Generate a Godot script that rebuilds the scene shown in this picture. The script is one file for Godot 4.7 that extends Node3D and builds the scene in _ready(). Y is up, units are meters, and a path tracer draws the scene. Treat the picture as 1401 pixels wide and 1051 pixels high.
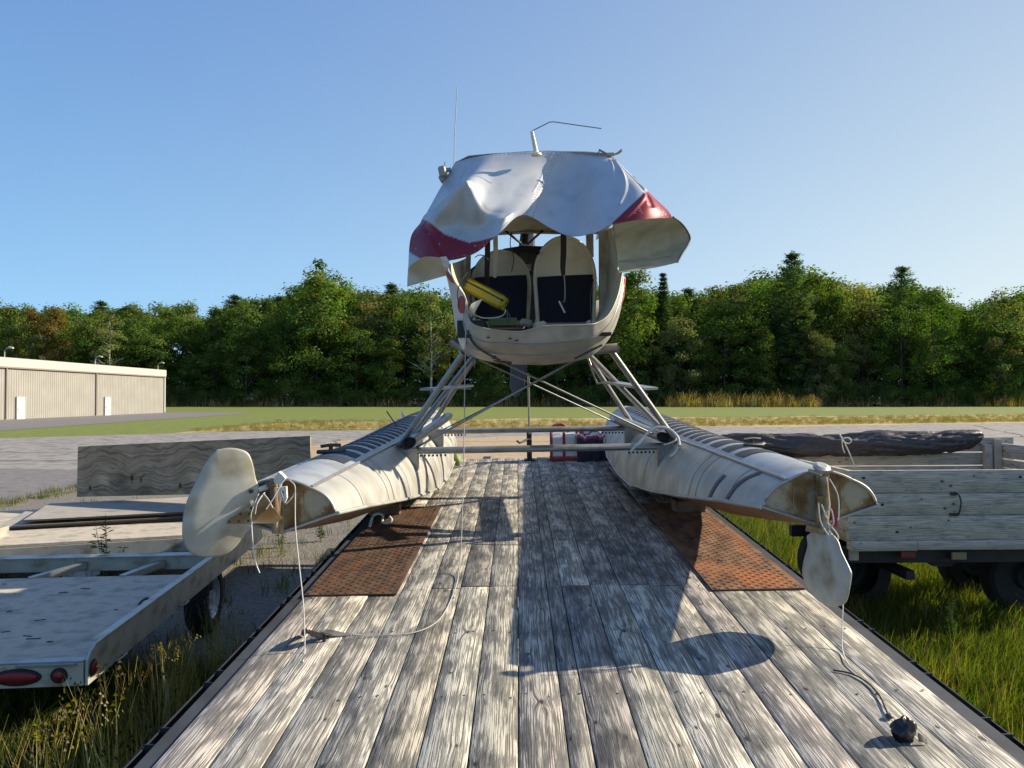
extends Node3D
# A wrecked seaplane on a plank-deck flatbed trailer at the edge of an old airfield. Deck-frame points are (right, up, -forward) from the rear of the deck.

const DECK := Transform3D(Basis(Vector3(0.9998, 0.0157, 0.0079), Vector3(-0.0161, 0.9986, 0.0512), Vector3(-0.0071, -0.0513, 0.9987)), Vector3(0.0179, 0.6866, -0.0571))
const SUN := Vector3(1.74, 1.0, -0.45)

var rng := RandomNumberGenerator.new()
var M := {}
var used := {}


class MB:
	var st := SurfaceTool.new()
	var col := Color.WHITE
	var group := 0
	func _init() -> void:
		st.begin(Mesh.PRIMITIVE_TRIANGLES)
	func v(p: Vector3, uv := Vector2.ZERO) -> void:
		st.set_color(col)
		st.set_uv(uv)
		st.add_vertex(p)
	func flat() -> void:
		st.set_smooth_group(-1)
	func smooth() -> void:
		group += 1
		st.set_smooth_group(group)
	func tri(a: Vector3, b: Vector3, c: Vector3) -> void:
		v(a); v(b); v(c)
	func quad(a: Vector3, b: Vector3, c: Vector3, d: Vector3, ua := Vector2.ZERO, ub := Vector2.ZERO, uc := Vector2.ZERO, ud := Vector2.ZERO) -> void:
		v(a, ua); v(b, ub); v(c, uc)
		v(a, ua); v(c, uc); v(d, ud)
	func box(c: Vector3, size: Vector3, b := Basis.IDENTITY, bevel := 0.0) -> void:
		flat()
		var h := size / 2
		if bevel <= 0.0:
			bevel = minf(0.002, minf(h.x, minf(h.y, h.z)) * 0.3)
		var e := Vector3.ONE * bevel
		var corners := {}
		for sx in [-1, 1]:
			for sy in [-1, 1]:
				for sz in [-1, 1]:
					var s := Vector3(sx, sy, sz)
					for ax in 3:
						var k := (h - e) * s
						k[ax] = h[ax] * s[ax]
						corners[[sx, sy, sz, ax]] = c + b * k
		for ax in 3:
			var a1: int = (ax + 1) % 3
			var a2: int = (ax + 2) % 3
			for s in [-1, 1]:
				var q := []
				for t in [[-1, -1], [1, -1], [1, 1], [-1, 1]]:
					var k := [0, 0, 0]
					k[ax] = s
					k[a1] = t[0]
					k[a2] = t[1]
					q.append(corners[[k[0], k[1], k[2], ax]])
				if s > 0:
					quad(q[3], q[2], q[1], q[0])
				else:
					quad(q[0], q[1], q[2], q[3])
			for s1 in [-1, 1]:
				for s2 in [-1, 1]:
					var q := []
					for t in [[-1, a1], [1, a1], [1, a2], [-1, a2]]:
						var k := [0, 0, 0]
						k[ax] = t[0]
						k[a1] = s1
						k[a2] = s2
						q.append(corners[[k[0], k[1], k[2], t[1]]])
					if s1 * s2 > 0:
						quad(q[0], q[1], q[2], q[3])
					else:
						quad(q[3], q[2], q[1], q[0])
		for sx in [-1, 1]:
			for sy in [-1, 1]:
				for sz in [-1, 1]:
					if sx * sy * sz > 0:
						tri(corners[[sx, sy, sz, 2]], corners[[sx, sy, sz, 1]], corners[[sx, sy, sz, 0]])
					else:
						tri(corners[[sx, sy, sz, 0]], corners[[sx, sy, sz, 1]], corners[[sx, sy, sz, 2]])
	func beam(a: Vector3, b: Vector3, w: float, h: float, up := Vector3.UP) -> void:
		var z := (b - a).normalized()
		if absf(z.dot(up)) > 0.98:
			up = Vector3.RIGHT
		var x := up.cross(z).normalized()
		box((a + b) / 2, Vector3(w, h, a.distance_to(b)), Basis(x, z.cross(x), z))
	func grid(rows: Array, tile := Vector2.ONE, new_group := true) -> void:
		if new_group:
			smooth()
		var nr := rows.size()
		for i in nr - 1:
			var r0 = rows[i]
			var r1 = rows[i + 1]
			var nc: int = r0.size()
			for j in nc - 1:
				var u0 := float(j) / (nc - 1) * tile.x
				var u1 := float(j + 1) / (nc - 1) * tile.x
				var v0 := float(i) / (nr - 1) * tile.y
				var v1 := float(i + 1) / (nr - 1) * tile.y
				quad(r0[j], r0[j + 1], r1[j + 1], r1[j], Vector2(u0, v0), Vector2(u1, v0), Vector2(u1, v1), Vector2(u0, v1))
	func tube(path: Array, r: float, sides := 8, r2 := -1.0, squash := 1.0, side := Vector3.ZERO, caps := true) -> void:
		# a swept tube; squash flattens it across «side»
		if r2 < 0.0:
			r2 = r
		var rows := []
		var n := path.size()
		for i in n:
			var d: Vector3 = (path[mini(i + 1, n - 1)] - path[maxi(i - 1, 0)]).normalized()
			var x := side
			if x == Vector3.ZERO:
				x = Vector3.UP if absf(d.y) < 0.9 else Vector3.RIGHT
			x = (x - d * x.dot(d)).normalized()
			var y := d.cross(x)
			var rr := lerpf(r, r2, float(i) / maxi(n - 1, 1))
			var row := []
			for k in sides + 1:
				var a := TAU * (k % sides) / sides
				row.append(path[i] + x * cos(a) * rr + y * sin(a) * rr * squash)
			rows.append(row)
		grid(rows)
		if caps:
			flat()
			for e in [0, n - 1]:
				for k in sides:
					if e == 0:
						tri(path[e], rows[e][k], rows[e][k + 1])
					else:
						tri(path[e], rows[e][k + 1], rows[e][k])
	func plate(pts: Array, thick: Vector3) -> void:
		# a flat polygon with thickness
		flat()
		var nrm := thick.normalized()
		var x: Vector3 = (pts[1] - pts[0])
		x = (x - nrm * x.dot(nrm)).normalized()
		var y := nrm.cross(x)
		var flat2 := PackedVector2Array()
		for p in pts:
			flat2.append(Vector2((p - pts[0]).dot(x), (p - pts[0]).dot(y)))
		var idx := Geometry2D.triangulate_polygon(flat2)
		for i in range(0, idx.size(), 3):
			tri(pts[idx[i]] + thick, pts[idx[i + 1]] + thick, pts[idx[i + 2]] + thick)
			tri(pts[idx[i]], pts[idx[i + 2]], pts[idx[i + 1]])
		for i in pts.size():
			var a: Vector3 = pts[i]
			var b: Vector3 = pts[(i + 1) % pts.size()]
			quad(a, b, b + thick, a + thick)
	func sheet(rows: Array, t: float, cols = null) -> void:
		# a smooth skin of thickness t from a grid of points; cols: colours in the same layout
		var nr := rows.size()
		var nc: int = rows[0].size()
		var nn := []
		for i in nr:
			var row := []
			for j in nc:
				var du: Vector3 = rows[i][mini(j + 1, nc - 1)] - rows[i][maxi(j - 1, 0)]
				var dv: Vector3 = rows[mini(i + 1, nr - 1)][j] - rows[maxi(i - 1, 0)][j]
				row.append(dv.cross(du).normalized())
			nn.append(row)
		for side in 2:
			smooth()
			for i in nr - 1:
				for j in nc - 1:
					var q := [[i, j], [i, j + 1], [i + 1, j + 1], [i + 1, j]]
					var order := [0, 1, 2, 0, 2, 3] if side == 0 else [0, 2, 1, 0, 3, 2]
					for k in order:
						var a = q[k]
						if cols != null:
							col = cols[a[0]][a[1]] if side == 0 else cols[nr]
						v(rows[a[0]][a[1]] - (nn[a[0]][a[1]] * t if side == 1 else Vector3.ZERO), Vector2(float(a[1]) / nc, float(a[0]) / nr))
		flat()
		for i in nr - 1:
			for j in [0, nc - 1]:
				quad(rows[i][j], rows[i + 1][j], rows[i + 1][j] - nn[i + 1][j] * t, rows[i][j] - nn[i][j] * t)
		for j in nc - 1:
			for i in [0, nr - 1]:
				quad(rows[i][j], rows[i][j + 1], rows[i][j + 1] - nn[i][j + 1] * t, rows[i][j] - nn[i][j] * t)
	func ball(c: Vector3, r: Vector3, n := 8) -> void:
		var rows := []
		for i in n + 1:
			var row := []
			for j in 2 * n + 1:
				var a := PI * i / n
				var b := PI * (j % (2 * n)) / n
				row.append(c + Vector3(sin(a) * cos(b), cos(a), sin(a) * sin(b)) * r)
			rows.append(row)
		grid(rows)
	func lathe(at: Vector3, axis: Vector3, prof: Array, n := 20) -> void:
		# prof: [distance along axis, radius]
		var x := axis.cross(Vector3.UP if absf(axis.y) < 0.9 else Vector3.RIGHT).normalized()
		var y := axis.cross(x)
		var rows := []
		for p in prof:
			var row := []
			for k in n + 1:
				var a := TAU * (k % n) / n
				row.append(at + axis * p[0] + (x * cos(a) + y * sin(a)) * p[1])
			rows.append(row)
		flat()
		for i in rows.size() - 1:
			smooth()
			grid([rows[i], rows[i + 1]], Vector2.ONE, false)
	func mesh() -> ArrayMesh:
		st.generate_normals()
		st.index()
		return st.commit()


# ---------- things, parts, labels ----------
func numbered(called: String) -> String:
	used[called] = used.get(called, -1) + 1
	return called if used[called] == 0 else "%s_%03d" % [called, used[called]]

func tag(o: Node3D, label: String, category: String, group := "", kind := "") -> Node3D:
	o.set_meta("label", label)
	o.set_meta("category", category)
	if group:
		o.set_meta("group", group)
	if kind:
		o.set_meta("kind", kind)
	return o

func thing(called: String, label: String, category: String, at: Transform3D, group := "") -> Node3D:
	var o := Node3D.new()
	o.name = numbered(called)
	o.transform = at
	add_child(o)
	return tag(o, label, category, group)

func obj(called: String, b, m: Material, parent: Node3D = null, shift := Vector3.ZERO) -> MeshInstance3D:
	var o := MeshInstance3D.new()
	o.mesh = b.mesh() if b is MB else b
	o.material_override = m
	o.position = shift
	o.name = numbered(called) if parent == null else called
	(self if parent == null else parent).add_child(o, true)
	return o

func node(called: String, parent: Node3D, at := Vector3.ZERO) -> Node3D:
	var o := Node3D.new()
	o.name = called
	o.position = at
	parent.add_child(o, true)
	return o

func struct(called: String, b, m: Material) -> MeshInstance3D:
	var o := obj(called, b, m)
	o.set_meta("kind", "structure")
	return o

func deck_at(base: Vector3) -> Transform3D:
	return DECK * Transform3D(Basis.IDENTITY, base)


# ---------- materials ----------
func lin(r: float, g: float, b: float) -> Color:
	return Color(r, g, b).linear_to_srgb()

func mat(c: Color, rough := 0.6, metal := 0.0) -> StandardMaterial3D:
	var m := StandardMaterial3D.new()
	m.albedo_color = c
	m.roughness = rough
	m.metallic = metal
	m.cull_mode = BaseMaterial3D.CULL_DISABLED
	return m

func noise_tex(freq: float, stops: Array, sd := 1, octaves := 4, size := 512, kind := FastNoiseLite.TYPE_SIMPLEX_SMOOTH, stretch_y := 1.0) -> NoiseTexture2D:
	var n := FastNoiseLite.new()
	n.noise_type = kind
	n.seed = sd
	n.frequency = freq
	n.fractal_octaves = octaves
	var t := NoiseTexture2D.new()
	t.width = size
	t.height = int(size * stretch_y)
	t.seamless = true
	t.noise = n
	if stops.size():
		var g := Gradient.new()
		g.offsets = PackedFloat32Array(stops.map(func(s): return s[0]))
		g.colors = PackedColorArray(stops.map(func(s): return s[1]))
		t.color_ramp = g
	return t

func tri_map(m: StandardMaterial3D, t: Texture2D, scale: Vector3, world := false) -> StandardMaterial3D:
	m.albedo_texture = t
	m.uv1_triplanar = true
	m.uv1_world_triplanar = world
	m.uv1_scale = scale
	return m

func relief(m: StandardMaterial3D, t: Texture2D, cm: float) -> StandardMaterial3D:
	m.heightmap_enabled = true
	m.heightmap_texture = t
	m.heightmap_scale = cm
	return m

func grey(x: float, warm := 0.0) -> Color:
	return Color(x * (1 + warm), x, x * (1 - warm))

func wood_image(w: int, h: int, sd: int, tone: float, contrast: float, knots: int, metres: float, ply := false) -> ImageTexture:
	# weathered softwood, one board wide: grain bent round knots, raised pale fibres, dark checks, blackened patches, rust round nail heads
	var n := FastNoiseLite.new()
	n.seed = sd
	n.frequency = 1.0
	n.fractal_octaves = 3
	n.noise_type = FastNoiseLite.TYPE_SIMPLEX
	var r := RandomNumberGenerator.new()
	r.seed = sd
	var ks := []
	for i in knots:
		ks.append([r.randf_range(0.15, 0.85), r.randf_range(0.03, 0.97), r.randf_range(0.05, 0.10)])
	var ratio := metres / 0.14
	var data := PackedByteArray()
	data.resize(w * h * 3)
	var k := 0
	for y in h:
		var v := float(y) / h
		var vv := v * ratio
		# seamless lengthwise: the noise runs round a circle
		var cv := cos(v * TAU) * ratio / TAU
		var sv := sin(v * TAU) * ratio / TAU
		for x in w:
			var u := float(x) / w
			var g := u + (0.16 if ply else 0.035) * n.get_noise_3d(u * 0.7, cv * 0.25, sv * 0.25 + 40.0)
			var ring := 0.0
			var core := 0.0
			for q in ks:
				var dy: float = (v - q[1]) * ratio * 0.45
				var dx: float = u - q[0]
				var d2: float = (dx * dx + dy * dy) / (q[2] * q[2])
				if d2 < 14.0:
					g += 0.9 * q[2] * signf(dx) * exp(-d2 * 0.3) * (1.0 - exp(-absf(dx) * 30.0))
					if d2 < 1.5:
						ring = maxf(ring, (0.5 + 0.5 * sin(sqrt(d2) * 16.0)) * (1.5 - d2) * 0.6)
						core = maxf(core, clampf(1.0 - d2 * 2.6, 0.0, 1.0))
			var f1 := n.get_noise_3d(g * 20.0, cv * 0.18, sv * 0.18)
			var f2 := n.get_noise_3d(g * 38.0, cv * 0.36, sv * 0.36 + 9.0)
			var patch := n.get_noise_3d(u * 1.1 + 5.0, cv * 0.40 + 20.0, sv * 0.40)
			var blot := n.get_noise_3d(g * 7.0 + 3.0, cv * 0.9, sv * 0.9 + 70.0)
			var fib := clampf((f1 * 0.65 + f2 * 0.95) * 1.7, -1.0, 1.0)
			var where := patch * 0.75 + 0.55 * blot
			var dark := smoothstep(0.0, 0.22, where + 0.58 * fib - 0.24 + 0.3 * (contrast - 0.85))
			var white := smoothstep(0.0, 0.26, -where * 0.8 + 0.62 * fib)
			var t := 0.54 + 0.20 * fib
			t = lerpf(t, 0.22 + 0.16 * fib, dark * contrast)
			t = lerpf(t, 0.95, white * (1.15 - 0.35 * contrast) * (1.0 - 0.6 * dark))
			if ply:
				t = 0.72 + 0.10 * fib + 0.14 * patch - 0.20 * clampf(1.0 - absf(n.get_noise_3d(g * 3.2, cv * 0.10, sv * 0.10 + 30.0)) * 5.0, 0.0, 1.0)
			elif contrast < 0.3:
				t = 0.72 + 0.16 * fib - 0.20 * dark
			var check := absf(n.get_noise_3d(g * 15.0 + 50.0, cv * 0.12, sv * 0.12 + 5.0))
			t -= 0.6 * clampf(1.0 - check * 14.0, 0.0, 1.0) * (0.6 + 0.4 * patch)
			t -= ring * 0.35 + core * 0.5
			t = clampf(t, 0.05, 1.0)
			var lum := tone * (0.20 + 0.80 * t)
			var red := lum * (1.0 - 0.015 * dark)
			var grn := lum * (0.98 + 0.015 * dark)
			var blu := lum * (0.935 + 0.05 * dark)
			if core > 0.0:
				red = lerpf(red, 0.26, core * 0.6)
				grn = lerpf(grn, 0.20, core * 0.6)
				blu = lerpf(blu, 0.15, core * 0.6)
			data[k] = int(clampf(red, 0.0, 1.0) * 255)
			data[k + 1] = int(clampf(grn, 0.0, 1.0) * 255)
			data[k + 2] = int(clampf(blu, 0.0, 1.0) * 255)
			k += 3
	return ImageTexture.create_from_image(Image.create_from_data(w, h, false, Image.FORMAT_RGB8, data))

func tread_image(size: int) -> ImageTexture:
	# raised lens-shaped bars of diamond tread plate, alternately turned
	var im := Image.create(size, size, false, Image.FORMAT_L8)
	for y in size:
		for x in size:
			var best := 0.0
			for c in [[0.25, 0.25, 1], [0.75, 0.75, 1], [0.75, 0.25, -1], [0.25, 0.75, -1]]:
				var dx := float(x) / size - float(c[0])
				var dy := float(y) / size - float(c[1])
				var a: float = (dx + dy * c[2]) * 0.7071
				var b: float = (dx - dy * c[2]) * 0.7071
				best = maxf(best, 1.0 - (a * a) / 0.044 - (b * b) / 0.0032)
			im.set_pixel(x, y, Color(0, 0, 0) if best <= 0 else Color.WHITE * clampf(best * 2.0, 0.0, 1.0))
	return ImageTexture.create_from_image(im)

func rust_image(w: int, h: int, sd: int, tread: bool, n_rep := 8) -> ImageTexture:
	var n := FastNoiseLite.new()
	n.seed = sd
	n.frequency = 1.0
	n.fractal_octaves = 5
	var im := Image.create(w, h, false, Image.FORMAT_RGB8)
	for y in h:
		for x in w:
			var u := float(x) / w
			var v := float(y) / h
			var a := n.get_noise_2d(u * 5.0, v * 9.0)
			var b := n.get_noise_2d(u * 60.0 + 9.0, v * 110.0)
			var t := clampf(0.5 + a * 0.8 + b * 0.35, 0.0, 1.0)
			var c := Color(0.34, 0.24, 0.175).lerp(Color(0.58, 0.44, 0.33), t)
			var o := smoothstep(0.12, 0.4, n.get_noise_2d(u * 3.0 + 40.0, v * 2.5) + 0.25 * b)
			if tread:
				o = maxf(o, smoothstep(0.10, 0.0, absf(v - 0.075) - 0.010 + 0.03 * b) * smoothstep(0.30, 0.42, u + 0.06 * a) * smoothstep(0.93, 0.85, u) * 1.6)
			im.set_pixel(x, y, c.lerp(Color(0.62, 0.38, 0.22), o * 0.6))
	return ImageTexture.create_from_image(im)

func make_materials() -> void:
	for i in 5:
		var t := wood_image(224, 1280, 100 + i, [1.0, 0.96, 0.9, 1.0, 0.84][i], [0.75, 0.95, 1.0, 0.6, 1.0][i], [4, 3, 5, 2, 4][i], 2.4)
		var m := mat(lin(0.82, 0.785, 0.72), 0.8)
		m.albedo_texture = t
		m.vertex_color_use_as_albedo = true
		relief(m, t, 0.16)
		M["plank%d" % i] = m
	# board and plywood woods of the other trailers
	var bt := wood_image(256, 512, 300, 1.0, 0.22, 5, 2.4)
	for e in [["grey_board", lin(0.80, 0.77, 0.69)], ["pale_board", lin(0.6, 0.58, 0.5)], ["chock", lin(0.20, 0.13, 0.085)]]:
		var m := mat(e[1], 0.85)
		m.albedo_texture = bt
		relief(m, bt, 0.12)
		M[e[0]] = m
	var pt := wood_image(384, 640, 310, 1.0, 0.6, 3, 1.2, true)
	M.ply_panel = mat(lin(0.66, 0.49, 0.33), 0.9)
	M.ply_panel.albedo_texture = pt
	relief(M.ply_panel, pt, 0.1)
	M.ply_deck = tri_map(mat(lin(0.54, 0.475, 0.37), 0.9), noise_tex(0.010, [[0.0, grey(0.72)], [0.45, grey(0.9)], [0.6, grey(0.95, 0.01)], [1.0, grey(0.84)]], 4, 8), Vector3(0.9, 0.9, 0.9))
	M.ply_sheet = tri_map(mat(lin(0.46, 0.42, 0.35), 0.8), noise_tex(0.008, [[0.0, grey(0.6)], [0.4, grey(0.9)], [1.0, grey(0.75, 0.03)]], 14, 6), Vector3(0.5, 0.5, 1.4))
	M.ply_edge = mat(lin(0.07, 0.055, 0.045), 0.9)
	# metals
	var dirt := noise_tex(0.006, [[0.0, grey(0.72, 0.03)], [0.42, grey(0.93, 0.015)], [0.62, grey(1.0)], [1.0, grey(0.84, 0.02)]], 21, 6)
	var bumps := noise_tex(0.012, [], 23, 3, 256)
	M.hull = relief(tri_map(mat(lin(0.47, 0.47, 0.435), 0.5, 0.38), dirt, Vector3(0.8, 0.8, 0.8)), bumps, 0.10)
	M.hull_deck = tri_map(mat(lin(0.40, 0.42, 0.43), 0.45, 0.3), dirt, Vector3(1.1, 1.1, 1.1))
	M.hull_bottom = tri_map(mat(lin(0.17, 0.125, 0.09), 0.75, 0.1), noise_tex(0.01, [[0.0, grey(0.5)], [0.5, grey(0.9, 0.05)], [1.0, grey(1.0)]], 25, 5), Vector3(0.9, 0.9, 0.9))
	M.transom = tri_map(mat(lin(0.42, 0.385, 0.30), 0.55, 0.3), noise_tex(0.007, [[0.0, Color(0.55, 0.40, 0.24)], [0.40, Color(0.80, 0.68, 0.50)], [0.56, Color(0.93, 0.92, 0.88)], [1.0, Color(1, 1, 1)]], 27, 5), Vector3(1.6, 1.6, 1.6))
	M.rudder = tri_map(mat(lin(0.48, 0.48, 0.44), 0.5, 0.15), noise_tex(0.006, [[0.0, Color(0.66, 0.58, 0.46)], [0.34, Color(0.90, 0.88, 0.82)], [0.55, Color(1, 1, 0.98)], [1.0, Color(0.86, 0.86, 0.84)]], 29, 6), Vector3(1.3, 1.3, 1.3))
	M.strut = tri_map(mat(lin(0.33, 0.33, 0.32), 0.36, 0.55), dirt, Vector3(1.5, 1.5, 1.5))
	M.grip = mat(lin(0.022, 0.026, 0.034), 0.7)
	M.dark_tape = mat(lin(0.10, 0.10, 0.11), 0.7)
	M.skin = relief(mat(Color.WHITE, 0.42, 0.15), bumps, 0.05)
	M.skin.uv1_triplanar = true
	M.skin.uv1_scale = Vector3.ONE * 0.9
	M.skin.albedo_texture = noise_tex(0.008, [[0.0, grey(0.88, 0.01)], [0.4, grey(0.97)], [1.0, grey(1.0)]], 31, 6)
	M.skin.vertex_color_use_as_albedo = true
	M.tub = relief(tri_map(mat(lin(0.40, 0.385, 0.335), 0.5, 0.1), dirt, Vector3(1.3, 1.3, 1.3)), bumps, 0.08)
	M.inner = tri_map(mat(lin(0.60, 0.58, 0.45), 0.6), dirt, Vector3(1.2, 1.2, 1.2))
	M.red_paint = mat(lin(0.30, 0.02, 0.035), 0.4)
	M.faded_red = mat(lin(0.36, 0.085, 0.07), 0.5)
	M.white_paint = mat(lin(0.58, 0.58, 0.56), 0.4)
	M.vinyl = tri_map(mat(lin(0.82, 0.74, 0.58), 0.55), noise_tex(0.01, [[0.0, grey(0.86, 0.02)], [0.5, grey(0.97)], [1.0, grey(1.0)]], 74, 5, 256), Vector3(2, 2, 2))
	M.black_cloth = mat(lin(0.012, 0.013, 0.024), 0.95)
	M.navy_cloth = mat(lin(0.02, 0.022, 0.045), 0.9)
	M.strap = mat(lin(0.03, 0.022, 0.02), 0.85)
	M.panel_black = mat(lin(0.018, 0.019, 0.02), 0.6)
	M.blade = mat(lin(0.030, 0.040, 0.065), 0.6)
	M.wire = mat(lin(0.30, 0.30, 0.29), 0.45, 0.7)
	M.dark_wire = mat(lin(0.06, 0.06, 0.06), 0.5, 0.3)
	M.rope_white = mat(lin(0.60, 0.59, 0.55), 0.9)
	M.rope_grey = mat(lin(0.36, 0.36, 0.34), 0.9)
	M.yellow = mat(lin(0.33, 0.28, 0.012), 0.5)
	M.green = mat(lin(0.07, 0.12, 0.05), 0.7)
	M.rail = tri_map(mat(lin(0.040, 0.047, 0.056), 0.75, 0.0), dirt, Vector3(1, 1, 1))
	M.rail_dark = tri_map(mat(lin(0.018, 0.02, 0.026), 0.6, 0.1), dirt, Vector3(1, 1, 1))
	M.alu = tri_map(mat(lin(0.54, 0.54, 0.47), 0.45, 0.35), noise_tex(0.007, [[0.0, grey(0.6, 0.08)], [0.4, grey(0.9, 0.02)], [1.0, grey(1.0)]], 33, 6), Vector3(1.4, 1.4, 1.4))
	M.rubber = mat(lin(0.018, 0.018, 0.018), 0.85)
	M.rim = mat(lin(0.55, 0.56, 0.57), 0.4, 0.3)
	M.lens = mat(lin(0.20, 0.004, 0.006), 0.45)
	M.dark_rim = mat(lin(0.022, 0.022, 0.022), 0.8)
	M.black_plastic = mat(lin(0.008, 0.008, 0.009), 0.3)
	M.tarp = relief(mat(lin(0.045, 0.040, 0.042), 0.45), noise_tex(0.02, [], 41, 4, 256), 0.35)
	M.tarp.uv1_triplanar = true
	M.tarp.uv1_scale = Vector3.ONE * 2.0
	var rt := rust_image(384, 640, 51, true)
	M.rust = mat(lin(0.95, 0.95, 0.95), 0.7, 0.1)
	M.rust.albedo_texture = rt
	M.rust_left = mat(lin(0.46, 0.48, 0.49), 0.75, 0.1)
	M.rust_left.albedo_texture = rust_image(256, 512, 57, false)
	M.orange_rust = mat(lin(0.42, 0.13, 0.05), 0.75, 0.1)
	# ground
	M.soil = tri_map(mat(lin(0.20, 0.185, 0.15), 0.95), noise_tex(0.02, [[0.0, Color(0.35, 0.36, 0.24)], [0.4, Color(0.62, 0.58, 0.46)], [0.6, Color(0.8, 0.76, 0.68)], [1.0, Color(0.5, 0.5, 0.42)]], 61, 6), Vector3(0.25, 0.25, 0.25), true)
	M.gravel = relief(tri_map(mat(lin(0.21, 0.195, 0.165), 0.95), noise_tex(0.05, [[0.0, grey(0.7)], [0.45, grey(0.85, 0.02)], [0.6, grey(0.97, 0.02)], [1.0, grey(0.8)]], 62, 8), Vector3(0.5, 0.5, 0.5), true), noise_tex(0.12, [], 63, 4), 1.2)
	M.asphalt = tri_map(mat(lin(0.32, 0.305, 0.28), 0.9), noise_tex(0.02, [[0.0, grey(0.6)], [0.42, grey(0.82, 0.01)], [0.58, grey(0.93, 0.02)], [1.0, grey(0.75)]], 64, 7), Vector3(0.12, 0.12, 0.12), true)
	M.asphalt_dark = tri_map(mat(lin(0.20, 0.185, 0.175), 0.9), noise_tex(0.02, [[0.0, grey(0.7)], [0.5, grey(0.95)], [1.0, grey(0.8)]], 65, 6), Vector3(0.2, 0.2, 0.2), true)
	M.tan_asphalt = tri_map(mat(lin(0.46, 0.36, 0.23), 0.9), noise_tex(0.02, [[0.0, Color(0.72, 0.72, 0.72)], [0.45, Color(0.95, 0.93, 0.9)], [1.0, Color(0.85, 0.78, 0.65)]], 66, 7), Vector3(0.2, 0.2, 0.2), true)
	M.crack = mat(lin(0.13, 0.10, 0.07), 0.95)
	M.lawn = tri_map(mat(lin(0.16, 0.195, 0.02), 0.95), noise_tex(0.03, [[0.0, Color(0.6, 0.7, 0.5)], [0.5, Color(0.95, 0.95, 0.9)], [1.0, Color(1.0, 0.9, 0.7)]], 67, 6), Vector3(0.08, 0.08, 0.08), true)
	M.dry_lawn = tri_map(mat(lin(0.46, 0.36, 0.19), 0.95), noise_tex(0.03, [[0.0, Color(0.6, 0.65, 0.5)], [0.5, Color(0.95, 0.95, 0.9)], [1.0, Color(1.0, 0.9, 0.7)]], 68, 6), Vector3(0.1, 0.1, 0.1), true)
	M.near_soil = tri_map(mat(lin(0.10, 0.11, 0.045), 0.95), noise_tex(0.03, [[0.0, Color(0.4, 0.4, 0.3)], [0.5, Color(0.9, 0.9, 0.8)], [1.0, Color(0.8, 0.7, 0.5)]], 69, 6), Vector3(0.5, 0.5, 0.5), true)
	M.forest_floor = tri_map(mat(lin(0.05, 0.042, 0.025), 0.95), noise_tex(0.03, [[0.0, grey(0.6)], [1.0, grey(1.0)]], 73, 5), Vector3(0.1, 0.1, 0.1), true)
	M.siding = tri_map(mat(lin(0.315, 0.30, 0.27), 0.6), noise_tex(0.01, [[0.0, grey(0.92)], [1.0, grey(1.0)]], 70, 4), Vector3(0.1, 0.1, 0.1))
	M.siding_trim = mat(lin(0.22, 0.19, 0.165), 0.6)
	M.fascia = mat(lin(0.42, 0.41, 0.37), 0.6)
	M.roof = mat(lin(0.12, 0.12, 0.12), 0.7)
	# plants: vertex colours carry the leaf hues
	M.leaf = mat(Color.WHITE, 0.95)
	M.leaf.metallic_specular = 0.15
	M.leaf.vertex_color_use_as_albedo = true
	M.leaf.backlight_enabled = true
	M.leaf.backlight = Color(0.86, 1.0, 0.40)
	M.blade_grass = M.leaf.duplicate()
	M.blade_grass.backlight = Color(0.9, 0.95, 0.4)
	M.bark = tri_map(mat(lin(0.11, 0.09, 0.07), 0.9), noise_tex(0.02, [[0.0, grey(0.5)], [1.0, grey(1.0)]], 71, 4, 256), Vector3(0.6, 0.2, 0.6))
	M.birch = tri_map(mat(lin(0.55, 0.54, 0.50), 0.8), noise_tex(0.02, [[0.0, grey(0.4)], [0.35, grey(0.9)], [1.0, grey(1.0)]], 72, 4, 256), Vector3(0.6, 0.6, 0.6))


func sky_texture() -> ImageTexture:
	# clear late-summer air: deep blue overhead, pale towards the horizon and round the sun
	var w := 512
	var h := 256
	var im := Image.create(w, h, false, Image.FORMAT_RGBF)
	var sun := SUN.normalized()
	for y in h:
		var el := (0.5 - (y + 0.5) / h) * PI
		for x in w:
			var az := (x + 0.5) / w * TAU
			var d := Vector3(cos(el) * sin(az), sin(el), -cos(el) * cos(az))
			var t := clampf(sin(maxf(el, 0.0)), 0.0, 1.0)
			var c := Vector3(0.030, 0.13, 0.475).lerp(Vector3(0.36, 0.74, 1.08), exp(-t * 3.3))
			var ang := acos(clampf(d.dot(sun), -1.0, 1.0))
			c = c.lerp(Vector3(0.80, 0.88, 0.86), minf(0.9, 0.274 * exp(-ang * ang / 1.29) * (1.0 + 5.9 * exp(-4.0 * t))))
			c += Vector3(1.3, 1.15, 0.95) * exp(-ang * ang / 0.02)
			c /= 1.64
			if el < 0.0:
				c = Vector3(0.18, 0.18, 0.15)
			im.set_pixel(x, y, Color(c.x, c.y, c.z))
	return ImageTexture.create_from_image(im)


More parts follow.
